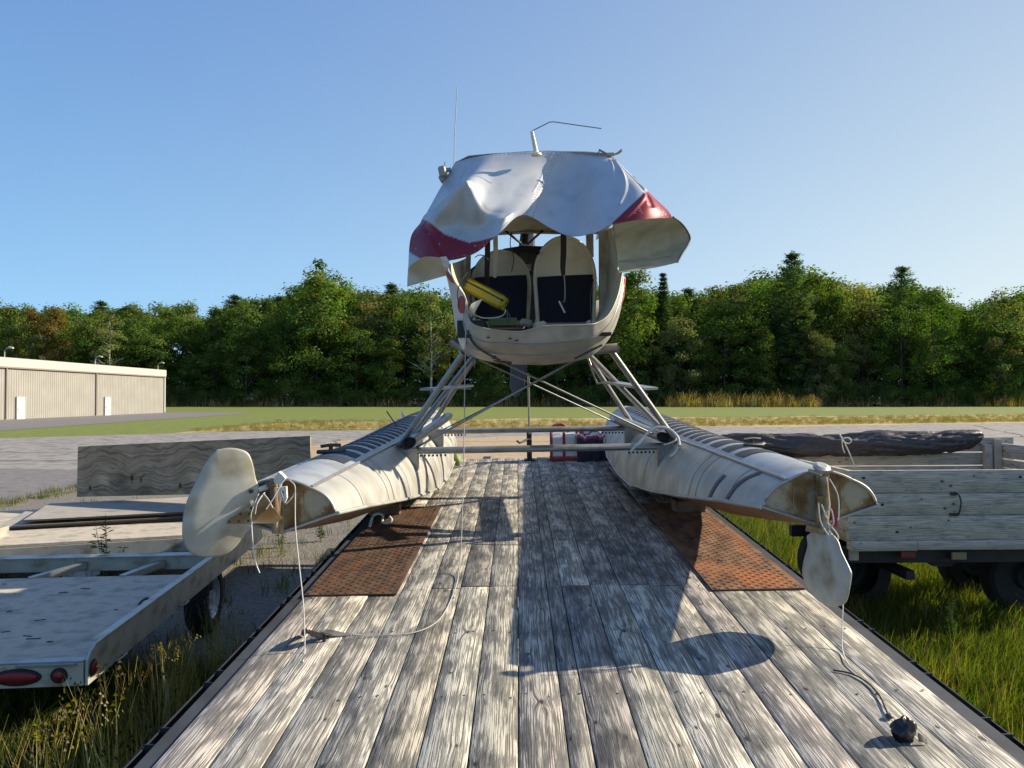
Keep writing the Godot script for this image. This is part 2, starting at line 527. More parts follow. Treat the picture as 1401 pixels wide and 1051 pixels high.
func _ready() -> void:
	rng.seed = 77
	# --- camera ---
	var cam := Camera3D.new()
	cam.name = "camera"
	cam.position = Vector3(0, 1.8, 0)
	cam.rotation = Vector3(0.01758, 0, 0)
	cam.fov = 53.09
	cam.near = 0.05
	cam.far = 900.0
	add_child(cam)
	cam.current = true
	# --- sky, sun, exposure ---
	var we := WorldEnvironment.new()
	we.name = "world_environment"
	var env := Environment.new()
	env.background_mode = Environment.BG_SKY
	var sky := Sky.new()
	var sm := PanoramaSkyMaterial.new()
	sm.panorama = sky_texture()
	sky.sky_material = sm
	env.sky = sky
	env.ambient_light_source = Environment.AMBIENT_SOURCE_SKY
	env.tonemap_mode = Environment.TONE_MAPPER_LINEAR
	env.tonemap_exposure = 1.75
	env.sdfgi_enabled = true
	env.ssao_enabled = true
	env.ssil_enabled = true
	we.environment = env
	add_child(we)
	var sun := DirectionalLight3D.new()
	sun.name = "sun"
	sun.light_color = Color(1.0, 0.945, 0.85)
	sun.light_energy = 1.6
	sun.light_angular_distance = 0.53
	sun.shadow_enabled = true
	sun.look_at_from_position(SUN * 20.0, Vector3.ZERO)
	add_child(sun)
	make_materials()
	build_ground()
	build_hangar()
	build_forest()
	build_flatbed()
	build_seaplane()
	build_left_trailers()
	build_right_trailer()
	build_small_things()
	build_grasses()


# ---------- the airfield ----------
func ground_sheet(called: String, m: Material, y: float, pts: Array) -> void:
	var b := MB.new()
	b.flat()
	var p2 := PackedVector2Array()
	for p in pts:
		p2.append(Vector2(p[0], p[1]))
	var idx := Geometry2D.triangulate_polygon(p2)
	for i in range(0, idx.size(), 3):
		for k in [0, 2, 1]:
			var q := p2[idx[i + k]]
			b.v(Vector3(q.x, y, q.y))
	var o := struct(called, b, m)
	o.set_meta("label", called.replace("_", " ") + " of the airfield")

func ragged(a: Vector2, b: Vector2, n: int, amp: float) -> Array:
	var out := []
	for i in n:
		var p := a.lerp(b, float(i) / n)
		out.append([p.x + rng.randf_range(-amp, amp), p.y + rng.randf_range(-amp, amp)])
	return out

func build_ground() -> void:
	ground_sheet("ground", M.soil, 0.0, [[-500, 100], [500, 100], [500, -600], [-500, -600]])
	var far_edge := [[-140.0, 40.0], [-60.0, 0.0], [-22.5, -33.8], [-14.0, -41.0], [0.0, -43.5], [38.0, -57.0], [160.0, -95.0]]
	var lawn := far_edge.duplicate()
	lawn.append_array([[300, -95], [300, -166], [-300, -166], [-300, 40]])
	ground_sheet("mown_lawn", M.lawn, 0.004, lawn)
	var taxi := far_edge.duplicate()
	taxi.reverse()
	taxi.append_array(ragged(Vector2(-140, 70), Vector2(-8.7, 4), 6, 0.3))
	taxi.append_array(ragged(Vector2(-8.65, -1.0), Vector2(-8.65, -14.5), 14, 0.18))
	taxi.append_array(ragged(Vector2(-8.5, -15.2), Vector2(60, -15.5), 40, 0.25))
	taxi.append([160.0, -20.0])
	ground_sheet("forest_floor", M.forest_floor, 0.006, [[-260, -151.5], [260, -151.5], [260, -330], [-260, -330]])
	ground_sheet("taxiway", M.asphalt, 0.008, taxi)
	var verge := []
	for i in 40:
		var x := lerpf(-17.0, 130.0, i / 39.0)
		var e := -43.5 - maxf(x, 0) * 0.34 - minf(x, 0) * -0.22
		if x < -14:
			e = -41.0 + (-14 - x) * 0.85
		verge.append([x, e + 1.5 + rng.randf_range(-1.2, 1.2)])
	for i in 40:
		var x := lerpf(130.0, -17.0, i / 39.0)
		var e := -43.5 - maxf(x, 0) * 0.34
		verge.append([x, minf(e - 20.0 + maxf(0.0, -x) * 0.75, -36.0) + rng.randf_range(-3, 3)])
	ground_sheet("dry_verge", M.dry_lawn, 0.012, verge)
	ground_sheet("hangar_apron", M.asphalt_dark, 0.016, [[-42.0, -20], [-27.3, -38.0], [-28.6, -60.0], [-29.6, -86.0], [-31.5, -92.0], [-42.0, -93.0]])
	var tan := ragged(Vector2(-8.2, -15.4), Vector2(9, -15.8), 20, 0.15)
	tan.append_array(ragged(Vector2(9.5, -16.0), Vector2(7.0, -36.0), 12, 0.5))
	tan.append_array(ragged(Vector2(6.5, -37.0), Vector2(-6.5, -33.0), 12, 0.6))
	tan.append_array(ragged(Vector2(-7.0, -32.0), Vector2(-8.2, -16.0), 12, 0.4))
	ground_sheet("sandy_pavement", M.tan_asphalt, 0.016, tan)
	ground_sheet("patched_pavement", M.asphalt_dark, 0.014, ragged(Vector2(-8.75, -12.0), Vector2(-8.75, -18.5), 8, 0.06) + ragged(Vector2(-8.9, -19.0), Vector2(-24, -20.5), 8, 0.25) + ragged(Vector2(-25, -20), Vector2(-24, -12), 4, 0.2))
	ground_sheet("gravel_yard", M.gravel, 0.006, ragged(Vector2(-8.6, -15.3), Vector2(-8.6, -4.2), 12, 0.15) + ragged(Vector2(-8.4, -4.0), Vector2(-2.2, -4.4), 12, 0.3) + ragged(Vector2(-2.0, -4.5), Vector2(2.4, -5.0), 8, 0.3) + ragged(Vector2(2.4, -5.2), Vector2(2.6, -15.4), 12, 0.25))
	ground_sheet("grass_soil", M.near_soil, 0.010, ragged(Vector2(-9, 4), Vector2(9.8, 4), 6, 0.2) + ragged(Vector2(10, 3.5), Vector2(10, -15), 8, 0.2) + ragged(Vector2(10, -15.2), Vector2(2.7, -15.2), 8, 0.2) + ragged(Vector2(2.5, -15), Vector2(2.3, -5.0), 8, 0.15) + ragged(Vector2(2.2, -4.8), Vector2(-8.8, -4.6), 16, 0.25))
	# cracks full of dead grass across the pavement
	var cr := MB.new()
	cr.flat()
	for c in [[-30, -29.5, 30, -33.0], [-34, -24.0, -9, -25.5], [-30, -21.0, -9.5, -22.0], [-9, -27, 9, -28.2], [-3.5, -16, -7.5, -33], [1.5, -16, 2.5, -36], [12, -32, 44, -40], [10, -26, 40, -31], [16, -18, 30, -50], [-18, -20, -24, -33], [5.5, -17, 8.5, -30], [-8, -21, 8, -20.5], [24, -36, 60, -52]]:
		var a := Vector2(c[0], c[1])
		var b := Vector2(c[2], c[3])
		var side := (b - a).orthogonal().normalized()
		var n := 24
		var last := []
		for i in n + 1:
			var p := a.lerp(b, float(i) / n) + side * rng.randf_range(-0.18, 0.18)
			var wd := rng.randf_range(0.015, 0.07)
			var now := [Vector3(p.x - side.x * wd, 0.021, p.y - side.y * wd), Vector3(p.x + side.x * wd, 0.021, p.y + side.y * wd)]
			if last.size():
				cr.quad(last[0], last[1], now[1], now[0])
			last = now
	var co := struct("pavement_cracks", cr, M.crack)
	co.set_meta("label", "thin cracks with dead grass across the taxiway")


# ---------- hangar ----------
func build_hangar() -> void:
	var x := -40.8
	var z0 := -34.0
	var z1 := -90.2
	var at := Vector3(x, 0, z1)
	var t := thing("hangar", "long low beige metal hangar with ribbed walls and white doors", "hangar", Transform3D(Basis.IDENTITY, at))
	var b := MB.new()
	b.flat()
	var prof := []
	var z := z1
	while z < z0:
		prof.append_array([[z, 0.0], [z + 0.22, 0.0], [z + 0.24, 0.028], [z + 0.29, 0.028], [z + 0.31, 0.0]])
		z += 0.31
	for i in prof.size() - 1:
		var p0 := Vector3(x + prof[i][1], 0.02, prof[i][0])
		var p1 := Vector3(x + prof[i + 1][1], 0.02, prof[i + 1][0])
		b.quad(p0, p1, p1 + Vector3.UP * 4.3, p0 + Vector3.UP * 4.3)
	b.box(Vector3(x - 13.1, 2.1, z1 + 0.15), Vector3(26, 4.2, 0.2))
	b.box(Vector3(x - 13.1, 2.1, z0 - 0.15), Vector3(26, 4.2, 0.2))
	b.box(Vector3(x - 26.1, 2.1, (z0 + z1) / 2), Vector3(0.2, 4.2, z0 - z1))
	obj("wall", b, M.siding, t, -at)
	b = MB.new()
	b.box(Vector3(x + 0.02, 4.66, (z0 + z1) / 2), Vector3(0.34, 0.72, z0 - z1 + 0.2))
	obj("fascia", b, M.fascia, t, -at)
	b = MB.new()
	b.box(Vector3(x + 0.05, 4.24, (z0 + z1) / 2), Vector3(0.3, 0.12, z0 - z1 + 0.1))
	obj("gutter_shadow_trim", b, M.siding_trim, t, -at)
	for dz in [-61.9, -75.3, -90.1]:
		b = MB.new()
		b.box(Vector3(x + 0.09, 2.12, dz), Vector3(0.1, 4.1, 0.14 if dz > -90 else 0.26))
		obj("downspout" if dz > -90 else "corner_trim", b, M.siding_trim if dz > -90 else M.fascia, t, -at)
	b = MB.new()
	b.plate([Vector3(x - 0.2, 5.03, z0), Vector3(x - 13, 6.1, z0), Vector3(x - 26.3, 5.03, z0), Vector3(x - 26.3, 4.3, z0), Vector3(x - 0.2, 4.3, z0)], Vector3(0, 0, z1 - z0))
	obj("roof", b, M.roof, t, -at)
	for dz in [-63.7, -77.4]:
		var d := node("door", t, -at)
		b = MB.new()
		b.box(Vector3(x + 0.09, 0.9, dz), Vector3(0.08, 1.78, 1.0))
		obj("door_leaf", b, M.white_paint, d)
		b = MB.new()
		for s in [-1, 1]:
			b.box(Vector3(x + 0.1, 0.93, dz + s * 0.54), Vector3(0.12, 1.86, 0.07))
		b.box(Vector3(x + 0.1, 1.84, dz), Vector3(0.12, 0.07, 1.01))
		obj("door_frame", b, M.fascia, d)
		b = MB.new()
		b.ball(Vector3(x + 0.17, 0.85, dz + 0.4), Vector3.ONE * 0.05, 4)
		obj("handle", b, M.siding_trim, d)
	for dz in [-61.6, -75.0, -88.3]:
		var l := node("wall_light", t, -at)
		b = MB.new()
		b.tube([Vector3(x + 0.1, 4.95, dz), Vector3(x + 0.1, 5.55, dz), Vector3(x + 0.25, 5.75, dz), Vector3(x + 0.5, 5.82, dz)], 0.045, 6)
		obj("bracket_arm", b, M.fascia, l)
		b = MB.new()
		b.box(Vector3(x + 0.62, 5.80, dz), Vector3(0.36, 0.14, 0.24), Basis(Vector3.BACK, -0.25), 0.03)
		obj("lamp_head", b, M.fascia, l)


# ---------- forest ----------
func crown_mesh(kind: String, sd: int, H: float) -> ArrayMesh:
	var r := RandomNumberGenerator.new()
	r.seed = sd
	var base := Color(0.108, 0.164, 0.043)
	var lobes := []      # [centre, radius, flatten, leaves]
	match kind:
		"broad", "rust", "olive":
			if kind == "rust":
				base = Color(0.190, 0.135, 0.045)
			if kind == "olive":
				base = Color(0.195, 0.202, 0.088)
			for i in 46:
				var t := pow(r.randf(), 0.8)
				var y := H * (0.04 + 0.90 * t)
				var w := H * 0.24 * pow(sin(PI * clampf(0.12 + 0.80 * t, 0, 1)), 0.7)
				var a := r.randf() * TAU
				var q := w * sqrt(r.randf_range(0.25, 1.0))
				lobes.append([Vector3(cos(a) * q, y, sin(a) * q), H * r.randf_range(0.055, 0.105), 0.7, 150])
		"tall":
			base = Color(0.153, 0.202, 0.050)
			for i in 50:
				var t := r.randf()
				var y := H * (0.06 + 0.91 * t)
				var w := H * 0.145 * pow(sin(PI * clampf(0.1 + 0.86 * t, 0, 1)), 0.6)
				var a := r.randf() * TAU
				var q := w * sqrt(r.randf_range(0.2, 1.0))
				lobes.append([Vector3(cos(a) * q, y, sin(a) * q), H * r.randf_range(0.04, 0.08), 0.85, 140])
		"airy":
			base = Color(0.195, 0.208, 0.092)
			for i in 44:
				var t := r.randf()
				var y := H * (0.22 + 0.74 * t)
				var w := H * 0.17 * pow(sin(PI * clampf(0.1 + 0.85 * t, 0, 1)), 0.6)
				var a := r.randf() * TAU
				var q := w * sqrt(r.randf())
				lobes.append([Vector3(cos(a) * q, y, sin(a) * q), H * r.randf_range(0.035, 0.065), 0.8, 80])
		"pine":
			base = Color(0.083, 0.129, 0.057)
			for tier in 22:
				var t := tier / 21.0
				var y := H * (0.16 + 0.80 * t)
				var w := H * 0.20 * pow(1.0 - t, 0.65) + H * 0.02
				var n := 6 if tier < 15 else 4
				for k in n:
					var a := TAU * k / n + r.randf_range(-0.4, 0.4) + tier
					for s in [0.4, 0.75, 1.0]:
						lobes.append([Vector3(cos(a) * w * s, y + H * 0.02 * s + r.randf_range(-0.2, 0.2), sin(a) * w * s), H * r.randf_range(0.03, 0.046), 0.45, 30])
			lobes.append([Vector3(0, H * 0.97, 0), H * 0.018, 2.6, 60])
		"spruce":
			base = Color(0.058, 0.097, 0.046)
			for tier in 30:
				var t := tier / 29.0
				var w := H * 0.16 * (1.0 - t) + H * 0.006
				for k in 6:
					var a := TAU * k / 6 + tier * 0.7
					for s in [0.5, 1.0]:
						lobes.append([Vector3(cos(a) * w * s, H * (0.06 + 0.92 * t) - w * 0.25 * s, sin(a) * w * s), H * (0.05 - 0.032 * t), 0.7, 24])
		"bush":
			base = Color(0.118, 0.172, 0.046)
			for i in 22:
				var a := r.randf() * TAU
				var q := H * 0.55 * sqrt(r.randf())
				lobes.append([Vector3(cos(a) * q, H * r.randf_range(0.12, 0.8) * (1.0 - 0.4 * q / H), sin(a) * q), H * r.randf_range(0.14, 0.24), 0.8, 130])
	var P := PackedVector3Array()
	var N := PackedVector3Array()
	var C := PackedColorArray()
	var I := PackedInt32Array()
	for l in lobes:
		var c: Vector3 = l[0]
		var out := Vector3(c.x, (c.y - H * 0.5) * 0.4, c.z).normalized()
		var hue := base * r.randf_range(0.72, 1.32)
		hue.r *= r.randf_range(0.85, 1.3)
		for i in l[3]:
			var d := Vector3(r.randfn(), r.randfn(), r.randfn()).normalized()
			var p: Vector3 = c + d * Vector3(1, l[2], 1) * l[1] * pow(r.randf(), 0.4) * (1.0 if r.randf() > 0.12 else 1.35)
			var n := (d + out * 0.6 + Vector3.UP * 0.5 + Vector3(r.randfn(), r.randfn(), r.randfn()) * 0.7).normalized()
			var x := n.cross(Vector3(r.randfn(), r.randfn(), r.randfn())).normalized()
			var y := n.cross(x)
			var s := r.randf_range(0.13, 0.27) * H / 22.0
			if kind in ["pine", "spruce"]:
				x = (d * Vector3(1, 0.3, 1) + Vector3(r.randfn(), r.randfn() * 0.4, r.randfn()) * 0.5).normalized()
				y = n.cross(x).normalized() * 0.32
				s *= 1.5
			var k := P.size()
			P.append_array([p - x * s, p - y * s * 0.7, p + x * s, p + y * s * 0.7])
			var cc := hue * r.randf_range(0.75, 1.28)
			for q in 4:
				N.append(n)
				C.append(Color(cc.r, cc.g, cc.b))
			I.append_array([k, k + 2, k + 1, k, k + 3, k + 2])
	var arr := []
	arr.resize(Mesh.ARRAY_MAX)
	arr[Mesh.ARRAY_VERTEX] = P
	arr[Mesh.ARRAY_NORMAL] = N
	arr[Mesh.ARRAY_COLOR] = C
	arr[Mesh.ARRAY_INDEX] = I
	var am := ArrayMesh.new()
	am.add_surface_from_arrays(Mesh.PRIMITIVE_TRIANGLES, arr)
	return am

func trunk_mesh(sd: int, H: float, r0: float, limbs: int, low := 0.25, bare := false) -> MB:
	var r := RandomNumberGenerator.new()
	r.seed = sd
	var b := MB.new()
	var path := []
	for i in 7:
		path.append(Vector3(r.randf_range(-1, 1) * 0.012 * H * (i / 6.0), H * 0.94 * i / 6.0, r.randf_range(-1, 1) * 0.012 * H * (i / 6.0)))
	b.tube(path, r0, 7, r0 * 0.12)
	for i in limbs:
		var t := r.randf_range(low, 0.88)
		var p: Vector3 = path[int(t * 6)].lerp(path[mini(int(t * 6) + 1, 6)], fmod(t * 6, 1.0))
		var a := r.randf() * TAU
		var l := H * 0.2 * (1.15 - t) * r.randf_range(0.7, 1.3)
		var d := Vector3(cos(a), r.randf_range(0.5, 1.1), sin(a)).normalized()
		var e := p + d * l
		b.tube([p, p + d * l * 0.5 + Vector3.UP * l * 0.04, e], r0 * 0.38 * (1.1 - t), 5, r0 * 0.08)
		if bare:
			for k in 3:
				var d2 := (d + Vector3(r.randfn(), r.randfn() * 0.5 + 0.3, r.randfn()) * 0.7).normalized()
				b.tube([p + d * l * (0.4 + 0.2 * k), p + d * l * (0.4 + 0.2 * k) + d2 * l * 0.55], r0 * 0.1, 4, r0 * 0.04)
	return b

var tree_kinds := {}

func tree(kind: String, variant: int, at: Vector3, h: float, label: String, group := "", birch := false, width := 1.0) -> void:
	var key := [kind, variant, birch]
	var called: String = {"broad": "broadleaf_tree", "olive": "pale_broadleaf_tree", "rust": "autumn_maple_tree", "tall": "poplar_tree", "airy": "thin_leaved_tree", "pine": "pine_tree", "spruce": "spruce_tree", "bush": "forest_shrub"}[kind]
	if not tree_kinds.has(key):
		var H := 22.0 if kind != "bush" else 4.0
		var sd := 900 + variant * 17 + kind.length() * 131 + kind.unicode_at(0)
		tree_kinds[key] = [crown_mesh(kind, sd, H), trunk_mesh(sd, H, H * 0.0115, 16 if kind != "pine" else 22, 0.25, kind == "airy").mesh(), H]
	var tk = tree_kinds[key]
	var s: float = h / tk[2]
	var t := thing(called, label, "shrub" if kind == "bush" else "tree", Transform3D(Basis(Vector3.UP, rng.randf() * TAU).scaled(Vector3(s * width, s, s * width)), at), group)
	obj("trunk", tk[1], M.birch if birch else M.bark, t)
	obj("crown", tk[0], M.leaf, t)

func skyline(u: float) -> float:
	var k := [[-80, 400], [0, 402], [60, 412], [110, 398], [150, 404], [200, 408], [245, 398], [275, 422], [300, 414], [335, 388], [400, 384], [440, 354], [490, 380], [530, 386], [555, 366], [620, 392], [740, 398], [860, 366], [900, 386], [930, 386], [990, 374], [1050, 356], [1085, 346], [1120, 366], [1160, 380], [1220, 364], [1268, 374], [1288, 402], [1303, 432], [1320, 420], [1360, 390], [1401, 382], [1500, 390]]
	for i in k.size() - 1:
		if u <= k[i + 1][0]:
			return lerpf(k[i][1], k[i + 1][1], clampf((u - k[i][0]) / float(k[i + 1][0] - k[i][0]), 0, 1))
	return 390.0

func forest_height(x: float, d: float) -> float:
	return (544.0 - skyline(700.5 + 1052.0 * x / d)) * d / 1052.0 + 1.8

func build_forest() -> void:
	# trees with a look of their own
	for s in [
		["pine", 0, 1086, 160, 345, "tall shaggy pine standing highest above the forest right of the wreck", false, 0.9],
		["pine", 1, 1236, 161, 364, "dark layered pine near the right end of the forest before the gap", false, 1.0],
		["rust", 0, 62, 158, 414, "broadleaf tree turning rust brown behind the left end of the hangar", false, 1.0],
		["airy", 0, 150, 152, 428, "thin pale birch with white trunk rising behind the hangar roof", true, 1.1],
		["olive", 1, 930, 153, 430, "pale olive willowy tree before the dark forest right of the torn cabin", false, 1.0],
		["olive", 2, 1122, 153, 448, "smaller pale olive tree at the forest foot below the tall pine", false, 0.8],
		["spruce", 0, 908, 162, 372, "small pointed spruce tip poking above the forest right of the flap", false, 1.0],
		["tall", 0, 442, 160, 353, "tallest leafy poplar left of the wreck at the highest crest", false, 1.25],
		["tall", 1, 868, 157, 366, "bright green poplar close right of the wreck's torn flap", false, 1.1],
		["airy", 1, 1372, 154, 392, "thin half bare tree at the far right beyond the gap", false, 1.1],
		["airy", 2, 590, 153, 395, "slender white stemmed birch just left of the fuselage", true, 1.0],
	]:
		var d: float = s[3]
		var x: float = (s[2] - 700.5) * d / 1052.0
		tree(s[0], s[1], Vector3(x, 0, -d), (544.0 - s[4]) * d / 1052.0 + 1.8, s[5], "", s[6], s[7])
	var names := {
		"broad": ["dark green broadleaf tree", "dark broadleaf trees"],
		"olive": ["olive green broadleaf tree", "olive broadleaf trees"],
		"tall": ["narrow light green poplar", "narrow poplars"],
		"pine": ["dark flat-branched pine", "dark pines"],
		"airy": ["thin leaved tree", "thin leaved trees"],
		"bush": ["low leafy shrub at the forest foot", "shrubs along the forest foot"],
	}
	for row in 4:
		var d0: float = [158.0, 166.0, 176.0, 188.0][row]
		var step: float = [7.0, 6.6, 6.8, 7.2][row]
		var half := d0 * 0.70 + 6.0
		var x := -half
		while x < half:
			var d := d0 + rng.randf_range(-4.5, 3.5)
			var xx := x + rng.randf_range(-1.6, 1.6)
			var u := 700.5 + 1052.0 * xx / d
			var top := forest_height(xx, d)
			var f: float = [rng.randf_range(0.45, 0.85), rng.randf_range(0.70, 0.97), rng.randf_range(0.84, 1.0), rng.randf_range(0.86, 0.99)][row]
			var q := rng.randf()
			var kind := "broad"
			if q > 0.93 and row > 0:
				kind = "pine"
			elif q > 0.72:
				kind = "tall"
			elif q > 0.58:
				kind = "olive"
			elif q > 0.52 and row < 2:
				kind = "airy"
			var where := "behind the hangar" if u < 225 else ("between the hangar and the wreck" if u < 560 else ("behind the wrecked cabin" if u < 880 else ("right of the torn flap" if u < 1160 else ("above the wooden trailer" if u < 1300 else "at the far right past the gap"))))
			var depth := "in the forest front" if row < 2 else "rising behind the forest front"
			tree(kind, rng.randi() % (3 if kind == "broad" else 2), Vector3(xx, 0, -d), top * f, names[kind][0] + " " + depth + " " + where, names[kind][1] + " " + depth + " " + where, false, rng.randf_range(0.95, 1.25) * (1.0 if f > 0.7 else 1.2))
			x += step
	for i in 80:
		var d := rng.randf_range(150.5, 154.5)
		var xx := lerpf(-112, 112, i / 79.0) + rng.randf_range(-1.2, 1.2)
		tree("bush", rng.randi() % 3, Vector3(xx, 0, -d), rng.randf_range(2.6, 6.5), names.bush[0] + (" left of the wreck" if xx < 0 else " right of the wreck"), names.bush[1] + (" left of the wreck" if xx < 0 else " right of the wreck"))
	# the wood goes on behind the trees one can tell apart
	var mm := MultiMesh.new()
	mm.transform_format = MultiMesh.TRANSFORM_3D
	mm.mesh = tree_kinds[["broad", 0, false]][0]
	mm.instance_count = 90
	for i in 90:
		var d := rng.randf_range(194, 212)
		var xx := lerpf(-165, 165, i / 89.0) + rng.randf_range(-2, 2)
		var s := forest_height(xx, d) * 0.9 / 22.0
		mm.set_instance_transform(i, Transform3D(Basis(Vector3.UP, rng.randf() * TAU).scaled(Vector3(s * 1.3, s, s * 1.3)), Vector3(xx, 0, -d)))
	var low := MultiMesh.new()
	low.transform_format = MultiMesh.TRANSFORM_3D
	low.mesh = tree_kinds[["bush", 0, false]][0]
	low.instance_count = 320
	for i in 320:
		var d := rng.randf_range(153, 190)
		var s := rng.randf_range(0.9, 2.2)
		low.set_instance_transform(i, Transform3D(Basis(Vector3.UP, rng.randf() * TAU).scaled(Vector3(s * 1.2, s, s * 1.2)), Vector3(lerpf(-135, 135, fmod(i * 0.618034, 1.0)), -0.3, -d)))
	var li := MultiMeshInstance3D.new()
	li.multimesh = low
	li.material_override = M.leaf
	li.name = "undergrowth"
	add_child(li)
	tag(li, "dark undergrowth filling the forest floor between the trunks", "undergrowth", "", "stuff")
	var mi := MultiMeshInstance3D.new()
	mi.multimesh = mm
	mi.material_override = M.leaf
	mi.name = "forest_depth"
	add_child(mi)
	tag(mi, "mass of trees deeper in the forest behind the front rows", "forest", "", "stuff")


# ---------- flatbed ----------
func plank_mesh(w: float, l: float, th: float, r: RandomNumberGenerator, tint := Color.WHITE, warp := 0.0016, span := 2.4) -> MB:
	# a board lying along z, its top at y = 0, with eased edges and a little warp
	var b := MB.new()
	b.col = tint
	var n := maxi(2, int(l / 0.35))
	var u0 := r.randf()
	var v0 := r.randf()
	var flip := -1.0 if r.randf() < 0.5 else 1.0
	var across := [[-0.5, -0.0022], [-0.48, -0.0004], [0.0, 0.0], [0.48, -0.0004], [0.5, -0.0022]]
	var cup := r.randf_range(-warp, warp) * 1.2
	var rows := []
	for i in n + 1:
		var z := l * (float(i) / n - 0.5)
		var row := []
		var lift := r.randf_range(-warp, warp)
		for a in across:
			row.append(Vector3(a[0] * w, a[1] + lift + cup * (1.0 - 4.0 * a[0] * a[0]), z))
		rows.append(row)
	b.smooth()
	for i in n:
		for j in 4:
			var q := []
			for k in [[0, 0], [0, 1], [1, 1], [1, 0]]:
				var p: Vector3 = rows[i + k[0]][j + k[1]]
				q.append([p, Vector2(0.03 + 0.94 * (p.x / w + 0.5), v0 + flip * p.z / span)])
			b.quad(q[0][0], q[1][0], q[2][0], q[3][0], q[0][1], q[1][1], q[2][1], q[3][1])
	b.flat()
	for i in n:
		for j in [0, 4]:
			var p: Vector3 = rows[i][j]
			var p2: Vector3 = rows[i + 1][j]
			b.quad(p, p2, p2 - Vector3.UP * th, p - Vector3.UP * th, Vector2(0.1, v0 + p.z / span), Vector2(0.1, v0 + p2.z / span), Vector2(0.3, v0 + p2.z / span), Vector2(0.3, v0 + p.z / span))
	for i in [0, n]:
		for j in 4:
			var p: Vector3 = rows[i][j]
			var p2: Vector3 = rows[i][j + 1]
			b.quad(p, p2, p2 - Vector3.UP * th, p - Vector3.UP * th, Vector2(0.2, v0), Vector2(0.25, v0), Vector2(0.25, v0 + 0.02), Vector2(0.2, v0 + 0.02))
	b.quad(Vector3(-w / 2, -th, -l / 2), Vector3(w / 2, -th, -l / 2), Vector3(w / 2, -th, l / 2), Vector3(-w / 2, -th, l / 2))
	return b

func wheel(parent: Node3D, at: Vector3, axis: Vector3, r := 0.36, w := 0.22, rim_material: Material = null) -> void:
	var wn := node("wheel", parent, at)
	var b := MB.new()
	b.lathe(Vector3.ZERO, axis, [[-w / 2, r * 0.62], [-w / 2, r * 0.9], [-w * 0.36, r * 0.985], [-w * 0.2, r], [w * 0.2, r], [w * 0.36, r * 0.985], [w / 2, r * 0.9], [w / 2, r * 0.62]], 28)
	obj("tyre", b, M.rubber, wn)
	b = MB.new()
	b.lathe(Vector3.ZERO, axis, [[w * 0.44, r * 0.63], [w * 0.48, r * 0.58], [w * 0.40, r * 0.54], [w * 0.12, r * 0.46], [w * 0.12, r * 0.34], [w * 0.30, r * 0.28], [w * 0.30, r * 0.16], [w * 0.46, r * 0.14], [w * 0.46, 0.001]], 28)
	obj("rim", b, rim_material if rim_material else M.rim, wn)

